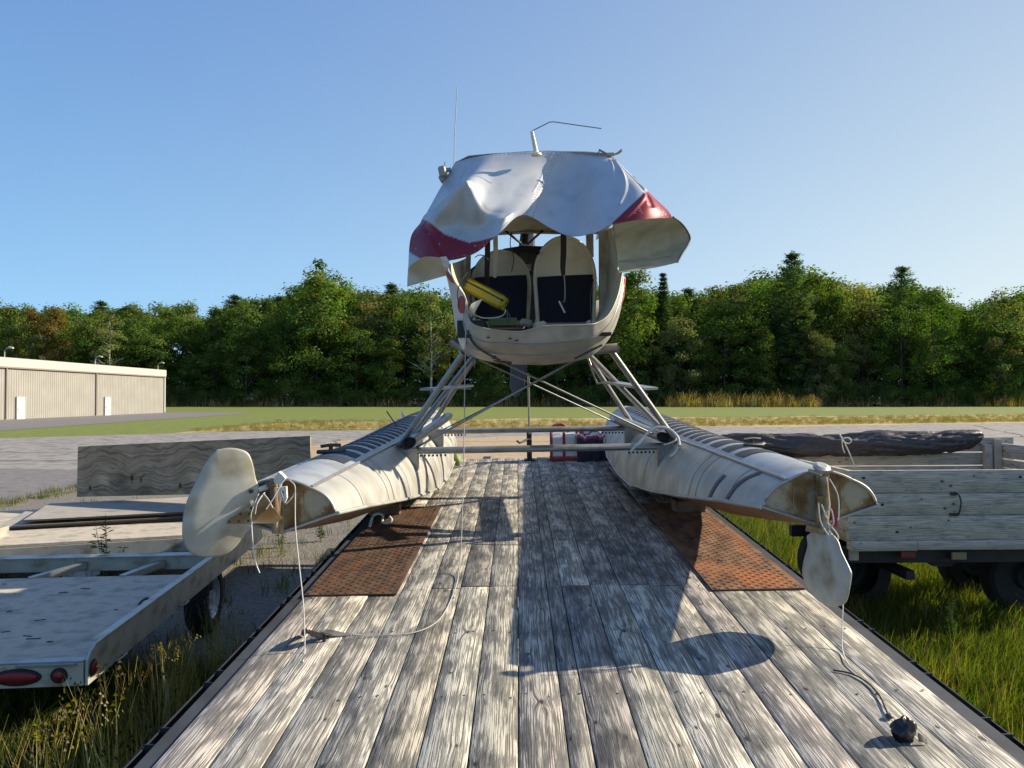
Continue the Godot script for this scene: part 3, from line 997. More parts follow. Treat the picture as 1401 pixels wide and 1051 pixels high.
func build_flatbed() -> void:
	var at := Vector3(0.16, 0, -1.3)
	var t := thing("flatbed_trailer", "long flatbed trailer with weathered plank deck carrying the wrecked seaplane", "trailer", deck_at(at))
	var xs := [-1.03, -0.872, -0.723, -0.577, -0.436, -0.295, -0.155, -0.0147, 0.1254, 0.197, 0.338, 0.484, 0.627, 0.768, 0.905, 1.05, 1.195, 1.345]
	var r := RandomNumberGenerator.new()
	r.seed = 5
	var order := [0, 3, 0, 1, 2, 0, 1, 0, 1, 4, 0, 3, 1, 0, 2, 0, 3]
	for i in xs.size() - 1:
		var w: float = xs[i + 1] - xs[i] - 0.0038
		var cuts := [1.3]
		if i in [4, 5, 6, 8, 9, 10, 11, 12]:
			cuts.append_array([3.715 + r.randf_range(-0.02, 0.02), 4.65 if i in [9, 10, 11] else 6.05])
			if i in [4, 6, 9, 12]:
				cuts.append(7.35)
		elif i in [7, 13]:
			cuts.append(5.0)
		else:
			cuts.append(6.1 + r.randf_range(-0.3, 0.3))
		cuts.append(8.55 + r.randf_range(-0.03, 0.03))
		for k in cuts.size() - 1:
			var l: float = cuts[k + 1] - cuts[k] - 0.006
			var g := r.randf_range(0.70, 1.06)
			var m: Material = M["plank%d" % (order[i] if k == 0 else r.randi() % 5)]
			obj("plank", plank_mesh(w, l, 0.036, r, Color(g * r.randf_range(0.97, 1.03), g, g * r.randf_range(0.94, 1.04))), m, t, Vector3((xs[i] + xs[i + 1]) / 2, r.randf_range(-0.0015, 0.0015), -(cuts[k] + cuts[k + 1]) / 2) - at)
	# nails over the joists
	var nb := MB.new()
	nb.smooth()
	for s in [1.9, 2.5, 3.1, 3.68, 3.75, 4.3, 4.9, 5.5, 6.1, 6.7, 7.3, 7.9]:
		for i in xs.size() - 1:
			for k in [0.25, 0.75]:
				var p := Vector3(lerpf(xs[i], xs[i + 1], k) + r.randf_range(-0.012, 0.012), 0.0012, -s - r.randf_range(-0.02, 0.02))
				for q in 6:
					nb.tri(p + Vector3(0, 0.001, 0), p + Vector3(cos(q * PI / 3), 0, sin(q * PI / 3)) * 0.0055, p + Vector3(cos((q + 1) * PI / 3), 0, sin((q + 1) * PI / 3)) * 0.0055)
	obj("nail_heads", nb, M.dark_wire, t, -at).set_meta("kind", "stuff")
	# rusty tread plates over the wheels
	for s in [-1, 1]:
		var x0: float = -1.03 if s < 0 else 0.902
		var x1: float = -0.590 if s < 0 else 1.343
		var b := MB.new()
		b.flat()
		var s0 := 3.60
		var s1 := 5.75
		var nx := 3
		var nz := 6
		var rows := []
		for i in nz + 1:
			var row := []
			for j in nx + 1:
				row.append(Vector3(lerpf(x0, x1, float(j) / nx), 0.0095 + r.randf_range(-0.001, 0.001), -lerpf(s0, s1, float(i) / nz)))
			rows.append(row)
		b.grid(rows)
		b.box(Vector3((x0 + x1) / 2, 0.0045, -(s0 + s1) / 2), Vector3(x1 - x0 - 0.001, 0.006, s1 - s0 - 0.001))
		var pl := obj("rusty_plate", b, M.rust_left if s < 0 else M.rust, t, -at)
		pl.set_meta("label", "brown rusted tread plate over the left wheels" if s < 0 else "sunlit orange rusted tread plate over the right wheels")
		b = MB.new()
		b.flat()
		# the raised bars of the tread
		var px := 0.030
		var pz := 0.030
		for i in int((s1 - s0) / pz):
			for j in int((x1 - x0) / px):
				var c := Vector3(x0 + (j + 0.5) * px, 0.0098, -(s0 + (i + 0.5) * pz))
				var d := Vector3(1, 0, 1 if (i + j) % 2 == 0 else -1).normalized() * 0.0125
				var q := Vector3(d.z, 0, -d.x).normalized() * 0.0038
				var up := Vector3.UP * 0.0022
				var uv := Vector2((c.x - x0) / (x1 - x0), (-c.z - s0) / (s1 - s0))
				b.quad(c - d, c - q, c + d * 0.5 + up, c - d * 0.5 + up, uv, uv, uv, uv)
				b.quad(c - q, c + d, c + d * 0.5 + up, c + d * 0.5 + up, uv, uv, uv, uv)
				b.quad(c + d, c + q, c - d * 0.5 + up, c + d * 0.5 + up, uv, uv, uv, uv)
				b.quad(c + q, c - d, c - d * 0.5 + up, c - d * 0.5 + up, uv, uv, uv, uv)
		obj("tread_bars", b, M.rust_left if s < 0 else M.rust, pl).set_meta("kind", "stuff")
		if s > 0:
			for h in [[1.015, 4.62, 0.036, 0.010], [1.035, 4.6, 0.02, 0.012], [0.985, 4.20, 0.03, 0.016], [1.02, 4.27, 0.012, 0.008], [1.035, 4.2, 0.01, 0.008], [1.075, 4.10, 0.03, 0.012], [1.05, 4.06, 0.014, 0.008], [0.99, 5.0, 0.02, 0.01]]:
				b = MB.new()
				b.ball(Vector3(h[0], 0.0095, -h[1]), Vector3(h[2] * 0.8, 0.0035, h[3]), 5)
				obj("black_hole", b, M.panel_black, pl)
	# side channels, rub rails and stake pockets
	for s in [-1, 1]:
		var xe: float = -1.033 if s < 0 else 1.348
		var b := MB.new()
		b.box(Vector3(xe + s * 0.028, -0.013, -4.95), Vector3(0.056, 0.008, 7.3))
		b.box(Vector3(xe + s * 0.004, -0.085, -4.95), Vector3(0.008, 0.136, 7.29))
		b.box(Vector3(xe + s * 0.028, -0.157, -4.95), Vector3(0.056, 0.008, 7.3))
		obj("side_channel", b, M.rail, t, -at)
		b = MB.new()
		b.box(Vector3(xe + s * 0.103, -0.055, -4.95), Vector3(0.007, 0.05, 7.3))
		obj("rub_rail", b, M.rail_dark, t, -at)
		var k := 0
		var z := 1.42
		while z < 8.5:
			b = MB.new()
			for e in [-0.052, 0.052]:
				b.box(Vector3(xe + s * 0.078, -0.05, -z - e), Vector3(0.043, 0.062, 0.006))
			b.box(Vector3(xe + s * 0.0595, -0.05, -z), Vector3(0.005, 0.06, 0.098))
			obj("stake_pocket", b, M.rail_dark, t, -at)
			z += 0.44
	var b := MB.new()
	b.box(Vector3(0.16, -0.1, -1.27), Vector3(2.5, 0.16, 0.06))
	b.box(Vector3(0.16, -0.1, -8.62), Vector3(2.5, 0.16, 0.06))
	obj("end_beam", b, M.rail_dark, t, -at)
	for x in [-0.4, 0.72]:
		b = MB.new()
		b.box(Vector3(x, -0.22, -5.4), Vector3(0.09, 0.22, 8.4))
		obj("frame_beam", b, M.rail_dark, t, -at)
	b = MB.new()
	for i in 12:
		b.box(Vector3(0.16, -0.085, -1.6 - i * 0.6), Vector3(2.36, 0.09, 0.06))
	obj("cross_joists", b, M.rail_dark, t, -at)
	for s in [-1, 1]:
		for z in [4.25, 5.1]:
			wheel(t, Vector3(0.16 + s * 0.98, -0.56, -z) - at, Vector3(s, 0, 0))
	# winch post at the nose
	b = MB.new()
	b.box(Vector3(0.114, 0.165, -8.35), Vector3(0.055, 0.31, 0.07))
	b.box(Vector3(0.114, 0.007, -8.35), Vector3(0.12, 0.012, 0.14))
	b.tube([Vector3(0.097, 0.236, -8.300), Vector3(0.049, 0.218, -8.250), Vector3(0.009, 0.208, -8.200), Vector3(-0.022, 0.232, -8.200)], 0.012, 6)
	obj("winch_post", b, M.panel_black, t, -at)
	b = MB.new()
	b.box(Vector3(0.113, 0.234, -8.310), Vector3(0.058, 0.014, 0.02))
	obj("winch_band", b, M.wire, t, -at)


# ---------- seaplane ----------
func catmull(a, b, c, d, t: float):
	return 0.5 * ((2.0 * b) + (c - a) * t + (2.0 * a - 5.0 * b + 4.0 * c - d) * t * t + (3.0 * b - a - 3.0 * c + d) * t * t * t)

func refine(rows: Array, kr: int, kc: int) -> Array:
	var mid := []
	for row in rows:
		var out := []
		var n: int = row.size()
		for j in n - 1:
			for k in kc:
				out.append(catmull(row[maxi(j - 1, 0)], row[j], row[j + 1], row[mini(j + 2, n - 1)], float(k) / kc))
		out.append(row[n - 1])
		mid.append(out)
	var res := []
	var m := mid.size()
	for i in m - 1:
		for k in kr:
			var out := []
			for j in mid[0].size():
				out.append(catmull(mid[maxi(i - 1, 0)][j], mid[i][j], mid[i + 1][j], mid[mini(i + 2, m - 1)][j], float(k) / kr))
			res.append(out)
	res.append(mid[m - 1])
	return res

func curve(pts: Array, k := 6) -> Array:
	return refine([pts, pts], 1, k)[0]

func along(pts: Array, x: float) -> float:
	for i in pts.size() - 1:
		if x <= pts[i + 1].x:
			return lerpf(pts[i].y, pts[i + 1].y, clampf((x - pts[i].x) / (pts[i + 1].x - pts[i].x), 0.0, 1.0))
	return pts[-1].y

const SECTIONS := [[3.10, 0.232, 0.497, 0.420, 0.640, 0.130, 0.602], [3.6, 0.262, 0.430, 0.330, 0.635, 0.140, 0.592], [4.4, 0.305, 0.310, 0.200, 0.622, 0.147, 0.575], [5.1, 0.335, 0.215, 0.115, 0.607, 0.150, 0.556], [5.74, 0.355, 0.145, 0.055, 0.602, 0.155, 0.55],
	[5.80, 0.36, 0.13, 0.015, 0.602, 0.155, 0.55], [6.5, 0.37, 0.115, 0.010, 0.602, 0.155, 0.55], [7.4, 0.36, 0.15, 0.03, 0.597, 0.15, 0.545], [8.1, 0.31, 0.23, 0.11, 0.585, 0.135, 0.535], [8.7, 0.215, 0.34, 0.24, 0.555, 0.095, 0.515], [9.1, 0.10, 0.44, 0.38, 0.52, 0.045, 0.49], [9.25, 0.02, 0.475, 0.45, 0.495, 0.01, 0.485]]

func hull_point(q: Array, kind: String, t: float, side: int) -> Vector3:
	match kind:
		"deck":      # t -1 .. 1 across
			return Vector3(q[5] * t, lerpf(q[4], q[6], t * t), -q[0])
		"side":      # seam to chine
			var a := Vector3(side * q[5], q[6], -q[0])
			var b := Vector3(side * q[1], q[2], -q[0])
			var d := b - a
			return a + d * t + Vector3(-d.y * side, d.x * side, 0).normalized() * sin(PI * t) * d.length() * 0.13
		_:
			return Vector3(side * q[1] * (1.0 - t), lerpf(q[2], q[3], t), -q[0])

func section_at(s: float) -> Array:
	for i in SECTIONS.size() - 1:
		if s <= SECTIONS[i + 1][0]:
			var f: float = (s - SECTIONS[i][0]) / (SECTIONS[i + 1][0] - SECTIONS[i][0])
			var out := []
			for k in 7:
				out.append(lerpf(SECTIONS[i][k], SECTIONS[i + 1][k], f))
			return out
	return SECTIONS[-1]

func build_float(t: Node3D, xc: float, at: Vector3, inner: int) -> void:
	# inner: +1 when the side towards the middle of the aircraft is the right one
	var f := node("float", t, Vector3(xc, 0, 0) - at)
	f.set_meta("label", "left aluminium float with its rudder swung up" if inner > 0 else "right aluminium float with its rudder hanging down")
	var rings := []
	for i in SECTIONS.size() - 1:
		var n := 1 if i == 4 else 4
		for k in n:
			rings.append(section_at(lerpf(SECTIONS[i][0], SECTIONS[i + 1][0], float(k) / n)))
	rings.append(SECTIONS[-1])
	for side in [-1, 1]:
		var rows := []
		var rb := []
		for q in rings:
			var row := []
			var row2 := []
			for k in 9:
				row.append(hull_point(q, "side", k / 8.0, side))
			for k in 3:
				row2.append(hull_point(q, "bottom", k / 2.0, side))
			rows.append(row)
			rb.append(row2)
		var b := MB.new()
		b.grid(rows)
		obj("hull_side", b, M.hull, f)
		b = MB.new()
		b.grid(rb)
		obj("hull_bottom", b, M.hull_bottom, f)
		# chine and deck-edge mouldings
		b = MB.new()
		var p1 := []
		var p2 := []
		for q in rings:
			p1.append(hull_point(q, "side", 1.0, side) + Vector3(side * 0.004, 0, 0))
			p2.append(hull_point(q, "side", 0.0, side) + Vector3(side * 0.002, 0.003, 0))
		b.tube(p1, 0.009, 6)
		obj("chine_strip", b, M.hull, f)
		b = MB.new()
		b.tube(p2, 0.0085, 6)
		obj("deck_edge_strip", b, M.strut, f)
		# lapped sheet joints round the side
		b = MB.new()
		for s in [3.52, 4.05, 4.18, 5.4, 6.1, 6.9, 7.7]:
			var q := section_at(s)
			var q2 := section_at(s + 0.012)
			var line := []
			var line2 := []
			for k in 9:
				var nrm := Vector3(side * 0.8, 0.5, 0) * 0.0025
				line.append(hull_point(q, "side", k / 8.0, side) + nrm)
				line2.append(hull_point(q2, "side", k / 8.0, side) + nrm)
			b.grid([line, line2])
		obj("sheet_joint", b, M.hull, f)
	var dk := []
	for q in rings:
		var row := []
		for k in 9:
			row.append(hull_point(q, "deck", k / 4.0 - 1.0, 1))
		dk.append(row)
	var b := MB.new()
	b.grid(dk)
	obj("deck_skin", b, M.hull_deck, f)
	# black anti-slip strips on the float deck
	var r := RandomNumberGenerator.new()
	r.seed = 11 + inner
	var s := 3.78
	while s < 8.2:
		var wd := 0.10 if s > 4.3 else 0.15
		var rows := []
		for e in [0.0, wd]:
			var q := section_at(s + e)
			var row := []
			for k in 7:
				row.append(hull_point(q, "deck", lerpf(-0.78, 0.80, k / 6.0), 1) + Vector3(0, 0.003, 0))
			rows.append(row)
		b = MB.new()
		b.grid(rows)
		obj("grip_strip", b, M.grip, f)
		s += 0.175 if s > 4.3 else 0.25
	# cleat and hatch rim
	b = MB.new()
	var dq := section_at(4.12)
	var dp := hull_point(dq, "deck", -0.25 * inner, 1)
	b.tube([dp, dp + Vector3(0, 0.035, 0)], 0.012, 6)
	b.tube([dp + Vector3(-0.05, 0.035, 0.02), dp + Vector3(0, 0.04, 0), dp + Vector3(0.05, 0.035, -0.02)], 0.009, 6)
	b.tube([dp + Vector3(-0.06, 0.008, 0.05), dp + Vector3(0.03, 0.012, 0.07), dp + Vector3(0.07, 0.01, -0.02)], 0.012, 5)
	obj("deck_cleat", b, M.dark_wire, f)
	# transom
	var q0: Array = SECTIONS[0]
	var ring := []
	for k in 9:
		ring.append(hull_point(q0, "deck", k / 4.0 - 1.0, 1))
	for k in range(1, 9):
		ring.append(hull_point(q0, "side", k / 8.0, 1))
	ring.append(hull_point(q0, "bottom", 1.0, 1))
	for k in range(8, 0, -1):
		ring.append(hull_point(q0, "side", k / 8.0, -1))
	b = MB.new()
	b.plate(ring.map(func(p): return Vector3(p.x * 0.985, 0.55 + (p.y - 0.55) * 0.985, p.z - 0.012)), Vector3(0, 0, 0.004))
	obj("transom", b, M.transom, f)
	b = MB.new()
	for x in [-0.10, 0.09]:
		b.box(Vector3(x, 0.535, -3.105), Vector3(0.012, 0.10, 0.008))
	for x in [-0.17, 0.17]:
		b.ball(Vector3(x, 0.505, -3.108), Vector3(0.009, 0.009, 0.005), 5)
	obj("transom_stiffener", b, M.transom, f)
	b = MB.new()
	ring.append(ring[0])
	b.tube(ring, 0.006, 5)
	obj("transom_rim", b, M.hull, f)
	# keel post that carries the rudder
	b = MB.new()
	b.box(Vector3(0.0, 0.53, -3.075), Vector3(0.035, 0.20, 0.05))
	b.tube([Vector3(0.0, 0.43, -3.05), Vector3(0.0, 0.655, -3.04)], 0.014, 8)
	obj("rudder_post", b, M.transom, f)

func open_tube(t: Node3D, called: String, a: Vector3, b2: Vector3, r: float, squash: float, side: Vector3, at: Vector3) -> void:
	var b := MB.new()
	b.tube([a, b2], r, 20, -1.0, squash, side, false)
	b.tube([a, b2], r * 0.88, 20, -1.0, squash * 0.97, side, false)
	var n := obj(called, b, M.strut, t, -at)
	b = MB.new()
	var d := (b2 - a).normalized()
	b.tube([a + d * 0.05, b2 - d * 0.05], r * 0.87, 20, -1.0, squash * 0.96, side, true)
	obj("dark_bore", b, M.panel_black, n)

func strut(t: Node3D, called: String, a: Vector3, b2: Vector3, r: float, squash: float, at: Vector3, m: Material = null) -> void:
	var b := MB.new()
	b.tube([a, b2], r, 14, -1.0, squash, Vector3(0, 0, 1))
	obj(called, b, m if m else M.strut, t, -at)

func cable(t: Node3D, called: String, pts: Array, r: float, m: Material, at: Vector3) -> void:
	var b := MB.new()
	b.tube(curve(pts) if pts.size() > 2 else pts, r, 6)
	obj(called, b, m, t, -at)

func rudder_blade(t: Node3D, called: String, pts: Array, pivot: Vector3, yaw: float, at: Vector3) -> Node3D:
	# a thin tapered blade: outline in a plane, turned about its hinge
	var n := node(called, t, pivot - at)
	var cen := Vector3.ZERO
	for p in pts:
		cen += p
	cen /= pts.size()
	var loop := curve(pts + [pts[0]], 4)
	loop.pop_back()
	var rot := Basis(Vector3.UP, yaw)
	var flat_normal: Vector3 = (pts[5] - pts[12]).cross(pts[2] - pts[9]).normalized()
	var b := MB.new()
	var layers := [[1.0, 0.0], [0.995, 0.0035], [0.96, 0.006], [0.6, 0.009], [0.0, 0.010]]
	for sgn in [-1, 1]:
		var rows := []
		for l in layers:
			var row := []
			for p in loop + [loop[0]]:
				var q: Vector3 = (cen - pivot) + (p - cen) * l[0]
				row.append(rot * (Vector3(q.x / cos(yaw) * 0.95, q.y, 0) + Vector3(0, 0, sgn * l[1])) if yaw > 0.0 else q + flat_normal * sgn * l[1])
			rows.append(row)
		b.grid(rows)
	obj("blade", b, M.rudder, n)
	return n

func build_seaplane() -> void:
	var at := Vector3(0.12, 0, -6.0)
	var t := thing("seaplane", "wrecked seaplane cabin on two long aluminium floats, its tail torn off", "seaplane", deck_at(at))
	build_float(t, 1.214, at, -1)
	build_float(t, -0.977, at, 1)
	# spreader bars and their end plates
	for q in [[5.1, -0.72, 0.96, 0.508], [6.4, -0.68, 0.93, 0.512]]:
		strut(t, "spreader_bar", Vector3(q[1], q[3], -q[0]), Vector3(q[2], q[3] + 0.006, -q[0]), 0.05, 0.45, at)
		for s in [-1, 1]:
			var x: float = q[1] if s < 0 else q[2]
			var b := MB.new()
			b.plate([Vector3(x - s * 0.05, q[3] + 0.02, -q[0] + 0.055), Vector3(x + s * 0.10, q[3] + 0.028, -q[0] + 0.055), Vector3(x + s * 0.08, q[3] - 0.02, -q[0] + 0.055), Vector3(x - s * 0.02, q[3] - 0.13, -q[0] + 0.055), Vector3(x - s * 0.05, q[3] - 0.125, -q[0] + 0.055)], Vector3(0, 0, -0.09))
			obj("float_fitting", b, M.strut, t, -at)
			b = MB.new()
			for k in 7:
				b.ball(Vector3(x - s * (0.07 + k * 0.027), q[3] - 0.028, -q[0] + 0.035), Vector3(0.008, 0.009, 0.008), 4)
			obj("rivet_row", b, M.dark_wire, t, -at)
	# struts from floats to cabin
	strut(t, "rear_strut", Vector3(0.574, 1.175, -4.850), Vector3(1.045, 0.545, -5.100), 0.032, 0.6, at)
	strut(t, "diagonal_strut", Vector3(0.566, 1.112, -5.900), Vector3(0.957, 0.630, -5.200), 0.034, 0.6, at)
	strut(t, "front_strut", Vector3(0.549, 1.106, -5.900), Vector3(0.936, 0.570, -6.400), 0.032, 0.6, at)
	strut(t, "rear_strut", Vector3(-0.340, 1.153, -4.850), Vector3(-0.813, 0.520, -5.100), 0.032, 0.6, at)
	strut(t, "diagonal_strut", Vector3(-0.348, 1.115, -5.900), Vector3(-0.743, 0.571, -5.200), 0.034, 0.6, at)
	strut(t, "front_strut", Vector3(-0.337, 1.109, -5.900), Vector3(-0.704, 0.596, -6.400), 0.032, 0.6, at)
	open_tube(t, "stub_tube", Vector3(0.945, 0.583, -4.980), Vector3(0.844, 0.584, -6.400), 0.055, 0.62, Vector3(0.9, -0.42, 0), at)
	open_tube(t, "stub_tube", Vector3(-0.717, 0.571, -4.980), Vector3(-0.590, 0.638, -6.300), 0.055, 0.62, Vector3(0.85, 0.5, 0), at)
	var b := MB.new()
	b.tube(curve([Vector3(0.867, 0.628, -5.020), Vector3(0.897, 0.654, -5.000), Vector3(0.974, 0.635, -4.980), Vector3(1.016, 0.568, -4.980), Vector3(0.934, 0.535, -4.950)]), 0.009, 6)
	obj("tube_collar", b, M.strut, t, -at)
	# boarding steps
	b = MB.new()
	b.beam(Vector3(0.674, 0.926, -5.700), Vector3(0.892, 0.895, -5.150), 0.11, 0.018)
	b.tube([Vector3(0.534, 1.101, -5.800), Vector3(0.593, 0.914, -5.750), Vector3(0.701, 0.925, -5.700)], 0.009, 6)
	b.tube([Vector3(0.827, 0.899, -5.200), Vector3(0.862, 0.852, -5.150)], 0.012, 6)
	obj("boarding_step", b, M.strut, t, -at)
	b = MB.new()
	b.beam(Vector3(-0.372, 0.915, -5.700), Vector3(-0.616, 0.914, -5.150), 0.10, 0.018)
	b.tube([Vector3(-0.320, 1.098, -5.800), Vector3(-0.359, 0.891, -5.750), Vector3(-0.459, 0.900, -5.700)], 0.009, 6)
	b.tube([Vector3(-0.548, 0.916, -5.200), Vector3(-0.583, 0.874, -5.150)], 0.012, 6)
	obj("boarding_step", b, M.strut, t, -at)
	# bracing wires that cross under the cabin
	cable(t, "bracing_wire", [Vector3(-0.146, 1.113, -4.800), Vector3(0.924, 0.581, -5.100)], 0.0065, M.wire, at)
	cable(t, "bracing_wire", [Vector3(0.397, 1.118, -4.800), Vector3(-0.681, 0.532, -5.100)], 0.0075, M.wire, at)
	cable(t, "bracing_wire", [Vector3(-0.297, 1.109, -5.900), Vector3(0.868, 0.535, -6.400)], 0.006, M.wire, at)
	cable(t, "bracing_wire", [Vector3(0.515, 1.107, -5.900), Vector3(-0.632, 0.527, -6.400)], 0.005, M.dark_wire, at)
	cable(t, "drain_line", [Vector3(-0.156, 1.109, -4.700), Vector3(-0.127, 1.100, -4.600), Vector3(-0.035, 1.085, -4.600)], 0.008, M.dark_wire, at)
	build_cabin(t, at)
	build_rudders(t, at)
	# dark tape on the right float
	for q in [[3.36, 0.05, 0.97], [3.62, 0.42, 0.97]]:
		var rows := []
		for e in [0.0, 0.045]:
			var row := []
			for k in 7:
				var tt := lerpf(q[1], q[2], k / 6.0)
				row.append(Vector3(1.214, 0, 0) + hull_point(section_at(q[0] + e + tt * 0.16), "side", tt, -1) + Vector3(-0.004, 0.003, 0))
			rows.append(row)
		b = MB.new()
		b.grid(rows)
		obj("dark_tape", b, M.dark_tape, t, -at)
	# bent sheet at the left bow
	b = MB.new()
	b.sheet([[Vector3(-1.267, 0.574, -8.300), Vector3(-1.229, 0.541, -8.200), Vector3(-1.184, 0.501, -8.100)], [Vector3(-1.248, 0.369, -8.200), Vector3(-1.141, 0.416, -8.000), Vector3(-1.081, 0.440, -7.900)], [Vector3(-1.159, 0.305, -7.900), Vector3(-1.069, 0.344, -7.800), Vector3(-0.994, 0.372, -7.800)]], 0.004)
	obj("bent_sheet", b, M.hull_deck, t, -at)
	cable(t, "float_whip", [Vector3(-1.030, 0.714, -6.000), Vector3(-0.888, 0.533, -5.900)], 0.005, M.dark_wire, at)

func build_rudders(t: Node3D, at: Vector3) -> void:
	# left rudder: pulled up and swung broadside
	var pl := [Vector3(-1.170, 0.781, -3.000), Vector3(-1.130, 0.786, -3.000), Vector3(-1.093, 0.780, -3.000), Vector3(-1.061, 0.762, -3.000), Vector3(-1.045, 0.722, -3.000), Vector3(-1.035, 0.661, -3.000), Vector3(-1.025, 0.617, -3.000), Vector3(-1.041, 0.551, -3.000), Vector3(-1.064, 0.470, -3.000), Vector3(-1.103, 0.410, -3.000), Vector3(-1.142, 0.376, -3.000), Vector3(-1.182, 0.368, -3.000), Vector3(-1.237, 0.374, -3.000), Vector3(-1.274, 0.398, -3.000), Vector3(-1.293, 0.442, -3.000), Vector3(-1.295, 0.497, -3.000), Vector3(-1.283, 0.575, -3.000), Vector3(-1.249, 0.655, -3.000), Vector3(-1.203, 0.744, -3.000)]
	var n := rudder_blade(t, "water_rudder", pl, Vector3(-1.027, 0.557, -3.000), 0.42, at)
	n.set_meta("label", "pale left water rudder swung up broadside")
	var b := MB.new()
	var pv := Vector3(-1.027, 0.557, -3.000)
	var rot := Basis(Vector3.UP, 0.42)
	b.plate([Vector3(-1.132, 0.495, -3.000), Vector3(-1.120, 0.512, -3.000), Vector3(-1.044, 0.560, -3.000), Vector3(-1.005, 0.603, -3.000), Vector3(-0.975, 0.550, -3.000), Vector3(-0.942, 0.495, -3.000), Vector3(-0.965, 0.478, -3.000), Vector3(-1.055, 0.488, -3.000)].map(func(p): return rot * ((p - pv) * Vector3(1.0 / cos(0.42), 1, 1)) + Vector3(0, 0, 0.016)), Vector3(0, 0, 0.005))
	obj("hinge_plate", b, M.transom, n)
	b = MB.new()
	for p in [Vector3(-1.082, 0.529, -3.000), Vector3(-1.054, 0.525, -3.000), Vector3(-1.121, 0.503, -3.000), Vector3(-1.089, 0.500, -3.000), Vector3(-1.057, 0.499, -3.000), Vector3(-1.047, 0.548, -3.000)]:
		b.ball(rot * ((p - pv) * Vector3(1.0 / cos(0.42), 1, 1)) + Vector3(0, 0, 0.022), Vector3.ONE * 0.005, 4)
	b.ball(rot * ((Vector3(-1.048, 0.612, -3.000) - pv) * Vector3(1.0 / cos(0.42), 1, 1)) + Vector3(0, 0, 0.012), Vector3(0.010, 0.008, 0.01), 5)
	obj("bolt", b, M.dark_wire, n)
	# steering gear of the left float
	b = MB.new()
	b.tube([Vector3(-1.028, 0.612, -3.000), Vector3(-0.983, 0.626, -3.030), Vector3(-0.946, 0.619, -3.300)], 0.011, 8)
	obj("steering_rod", b, M.white_paint, t, -at)
	b = MB.new()
	b.ball(Vector3(-0.979, 0.634, -3.000), Vector3(0.016, 0.014, 0.016), 6)
	b.tube([Vector3(-0.977, 0.625, -3.020), Vector3(-0.971, 0.521, -3.030)], 0.016, 8)
	obj("rudder_head", b, M.hull_bottom, t, -at)
	b = MB.new()
	b.plate([Vector3(-0.967, 0.651, -3.000), Vector3(-0.946, 0.683, -3.000), Vector3(-0.932, 0.671, -3.000), Vector3(-0.920, 0.656, -3.000), Vector3(-0.938, 0.636, -3.000), Vector3(-0.961, 0.634, -3.000)], Vector3(0, 0, -0.03))
	b.plate([Vector3(-0.953, 0.621, -2.990), Vector3(-0.915, 0.626, -2.990), Vector3(-0.914, 0.580, -2.990), Vector3(-0.923, 0.560, -2.990), Vector3(-0.928, 0.574, -2.990), Vector3(-0.924, 0.609, -2.990), Vector3(-0.939, 0.606, -2.990), Vector3(-0.931, 0.569, -2.990), Vector3(-0.937, 0.566, -2.990)], Vector3(0, 0, -0.02))
	obj("steering_bracket", b, M.white_paint, t, -at)
	for c in [[Vector3(-1.015, 0.605, -2.970), Vector3(-1.027, 0.566, -2.950), Vector3(-1.042, 0.521, -2.950), Vector3(-1.041, 0.490, -2.960)], [Vector3(-0.998, 0.605, -2.970), Vector3(-0.973, 0.578, -2.960), Vector3(-0.963, 0.547, -2.970)], [Vector3(-0.926, 0.645, -2.980), Vector3(-0.956, 0.586, -2.960), Vector3(-0.982, 0.546, -2.950)], [Vector3(-0.909, 0.647, -3.020), Vector3(-0.884, 0.630, -3.000), Vector3(-0.882, 0.604, -3.000)], [Vector3(-0.882, 0.601, -3.000), Vector3(-0.900, 0.575, -3.000), Vector3(-0.920, 0.555, -3.000)], [Vector3(-0.992, 0.608, -2.970), Vector3(-1.008, 0.575, -2.930), Vector3(-1.018, 0.533, -2.930)]]:
		cable(t, "rudder_cable", c, 0.0020, M.rope_white, at)
	# right rudder: hanging down
	var pr := [Vector3(1.177, 0.369, -3.137), Vector3(1.186, 0.402, -3.082), Vector3(1.197, 0.425, -3.005), Vector3(1.206, 0.405, -2.917), Vector3(1.209, 0.364, -2.879), Vector3(1.213, 0.317, -2.818), Vector3(1.214, 0.290, -2.810), Vector3(1.212, 0.199, -2.840), Vector3(1.209, 0.164, -2.879), Vector3(1.202, 0.134, -2.956), Vector3(1.190, 0.125, -3.055), Vector3(1.178, 0.155, -3.132), Vector3(1.171, 0.199, -3.170), Vector3(1.173, 0.259, -3.162), Vector3(1.178, 0.327, -3.132)]
	n = rudder_blade(t, "water_rudder", pr, Vector3(1.187, 0.410, -3.060), 0.0, at)
	n.set_meta("label", "grey right water rudder hanging down off the float stern")
	b = MB.new()
	b.tube([Vector3(1.205, 0.627, -3.040), Vector3(1.209, 0.520, -3.020), Vector3(1.189, 0.415, -3.000)], 0.016, 8)
	b.box(Vector3(1.187, 0.489, -3.030), Vector3(0.03, 0.13, 0.03))
	b.tube([Vector3(1.128, 0.428, -3.020), Vector3(1.192, 0.417, -3.000)], 0.014, 8)
	obj("rudder_head", b, M.transom, t, -at)
	b = MB.new()
	b.lathe(Vector3(1.197, 0.662, -3.040), Vector3(0.1, 0.9, 0.4).normalized(), [[-0.006, 0.001], [-0.006, 0.032], [0.006, 0.034], [0.012, 0.02], [0.012, 0.001]], 16)
	b.tube([Vector3(1.149, 0.650, -3.050), Vector3(1.181, 0.643, -3.030), Vector3(1.236, 0.648, -3.030)], 0.008, 6)
	obj("steering_bracket", b, M.hull, t, -at)
	b = MB.new()
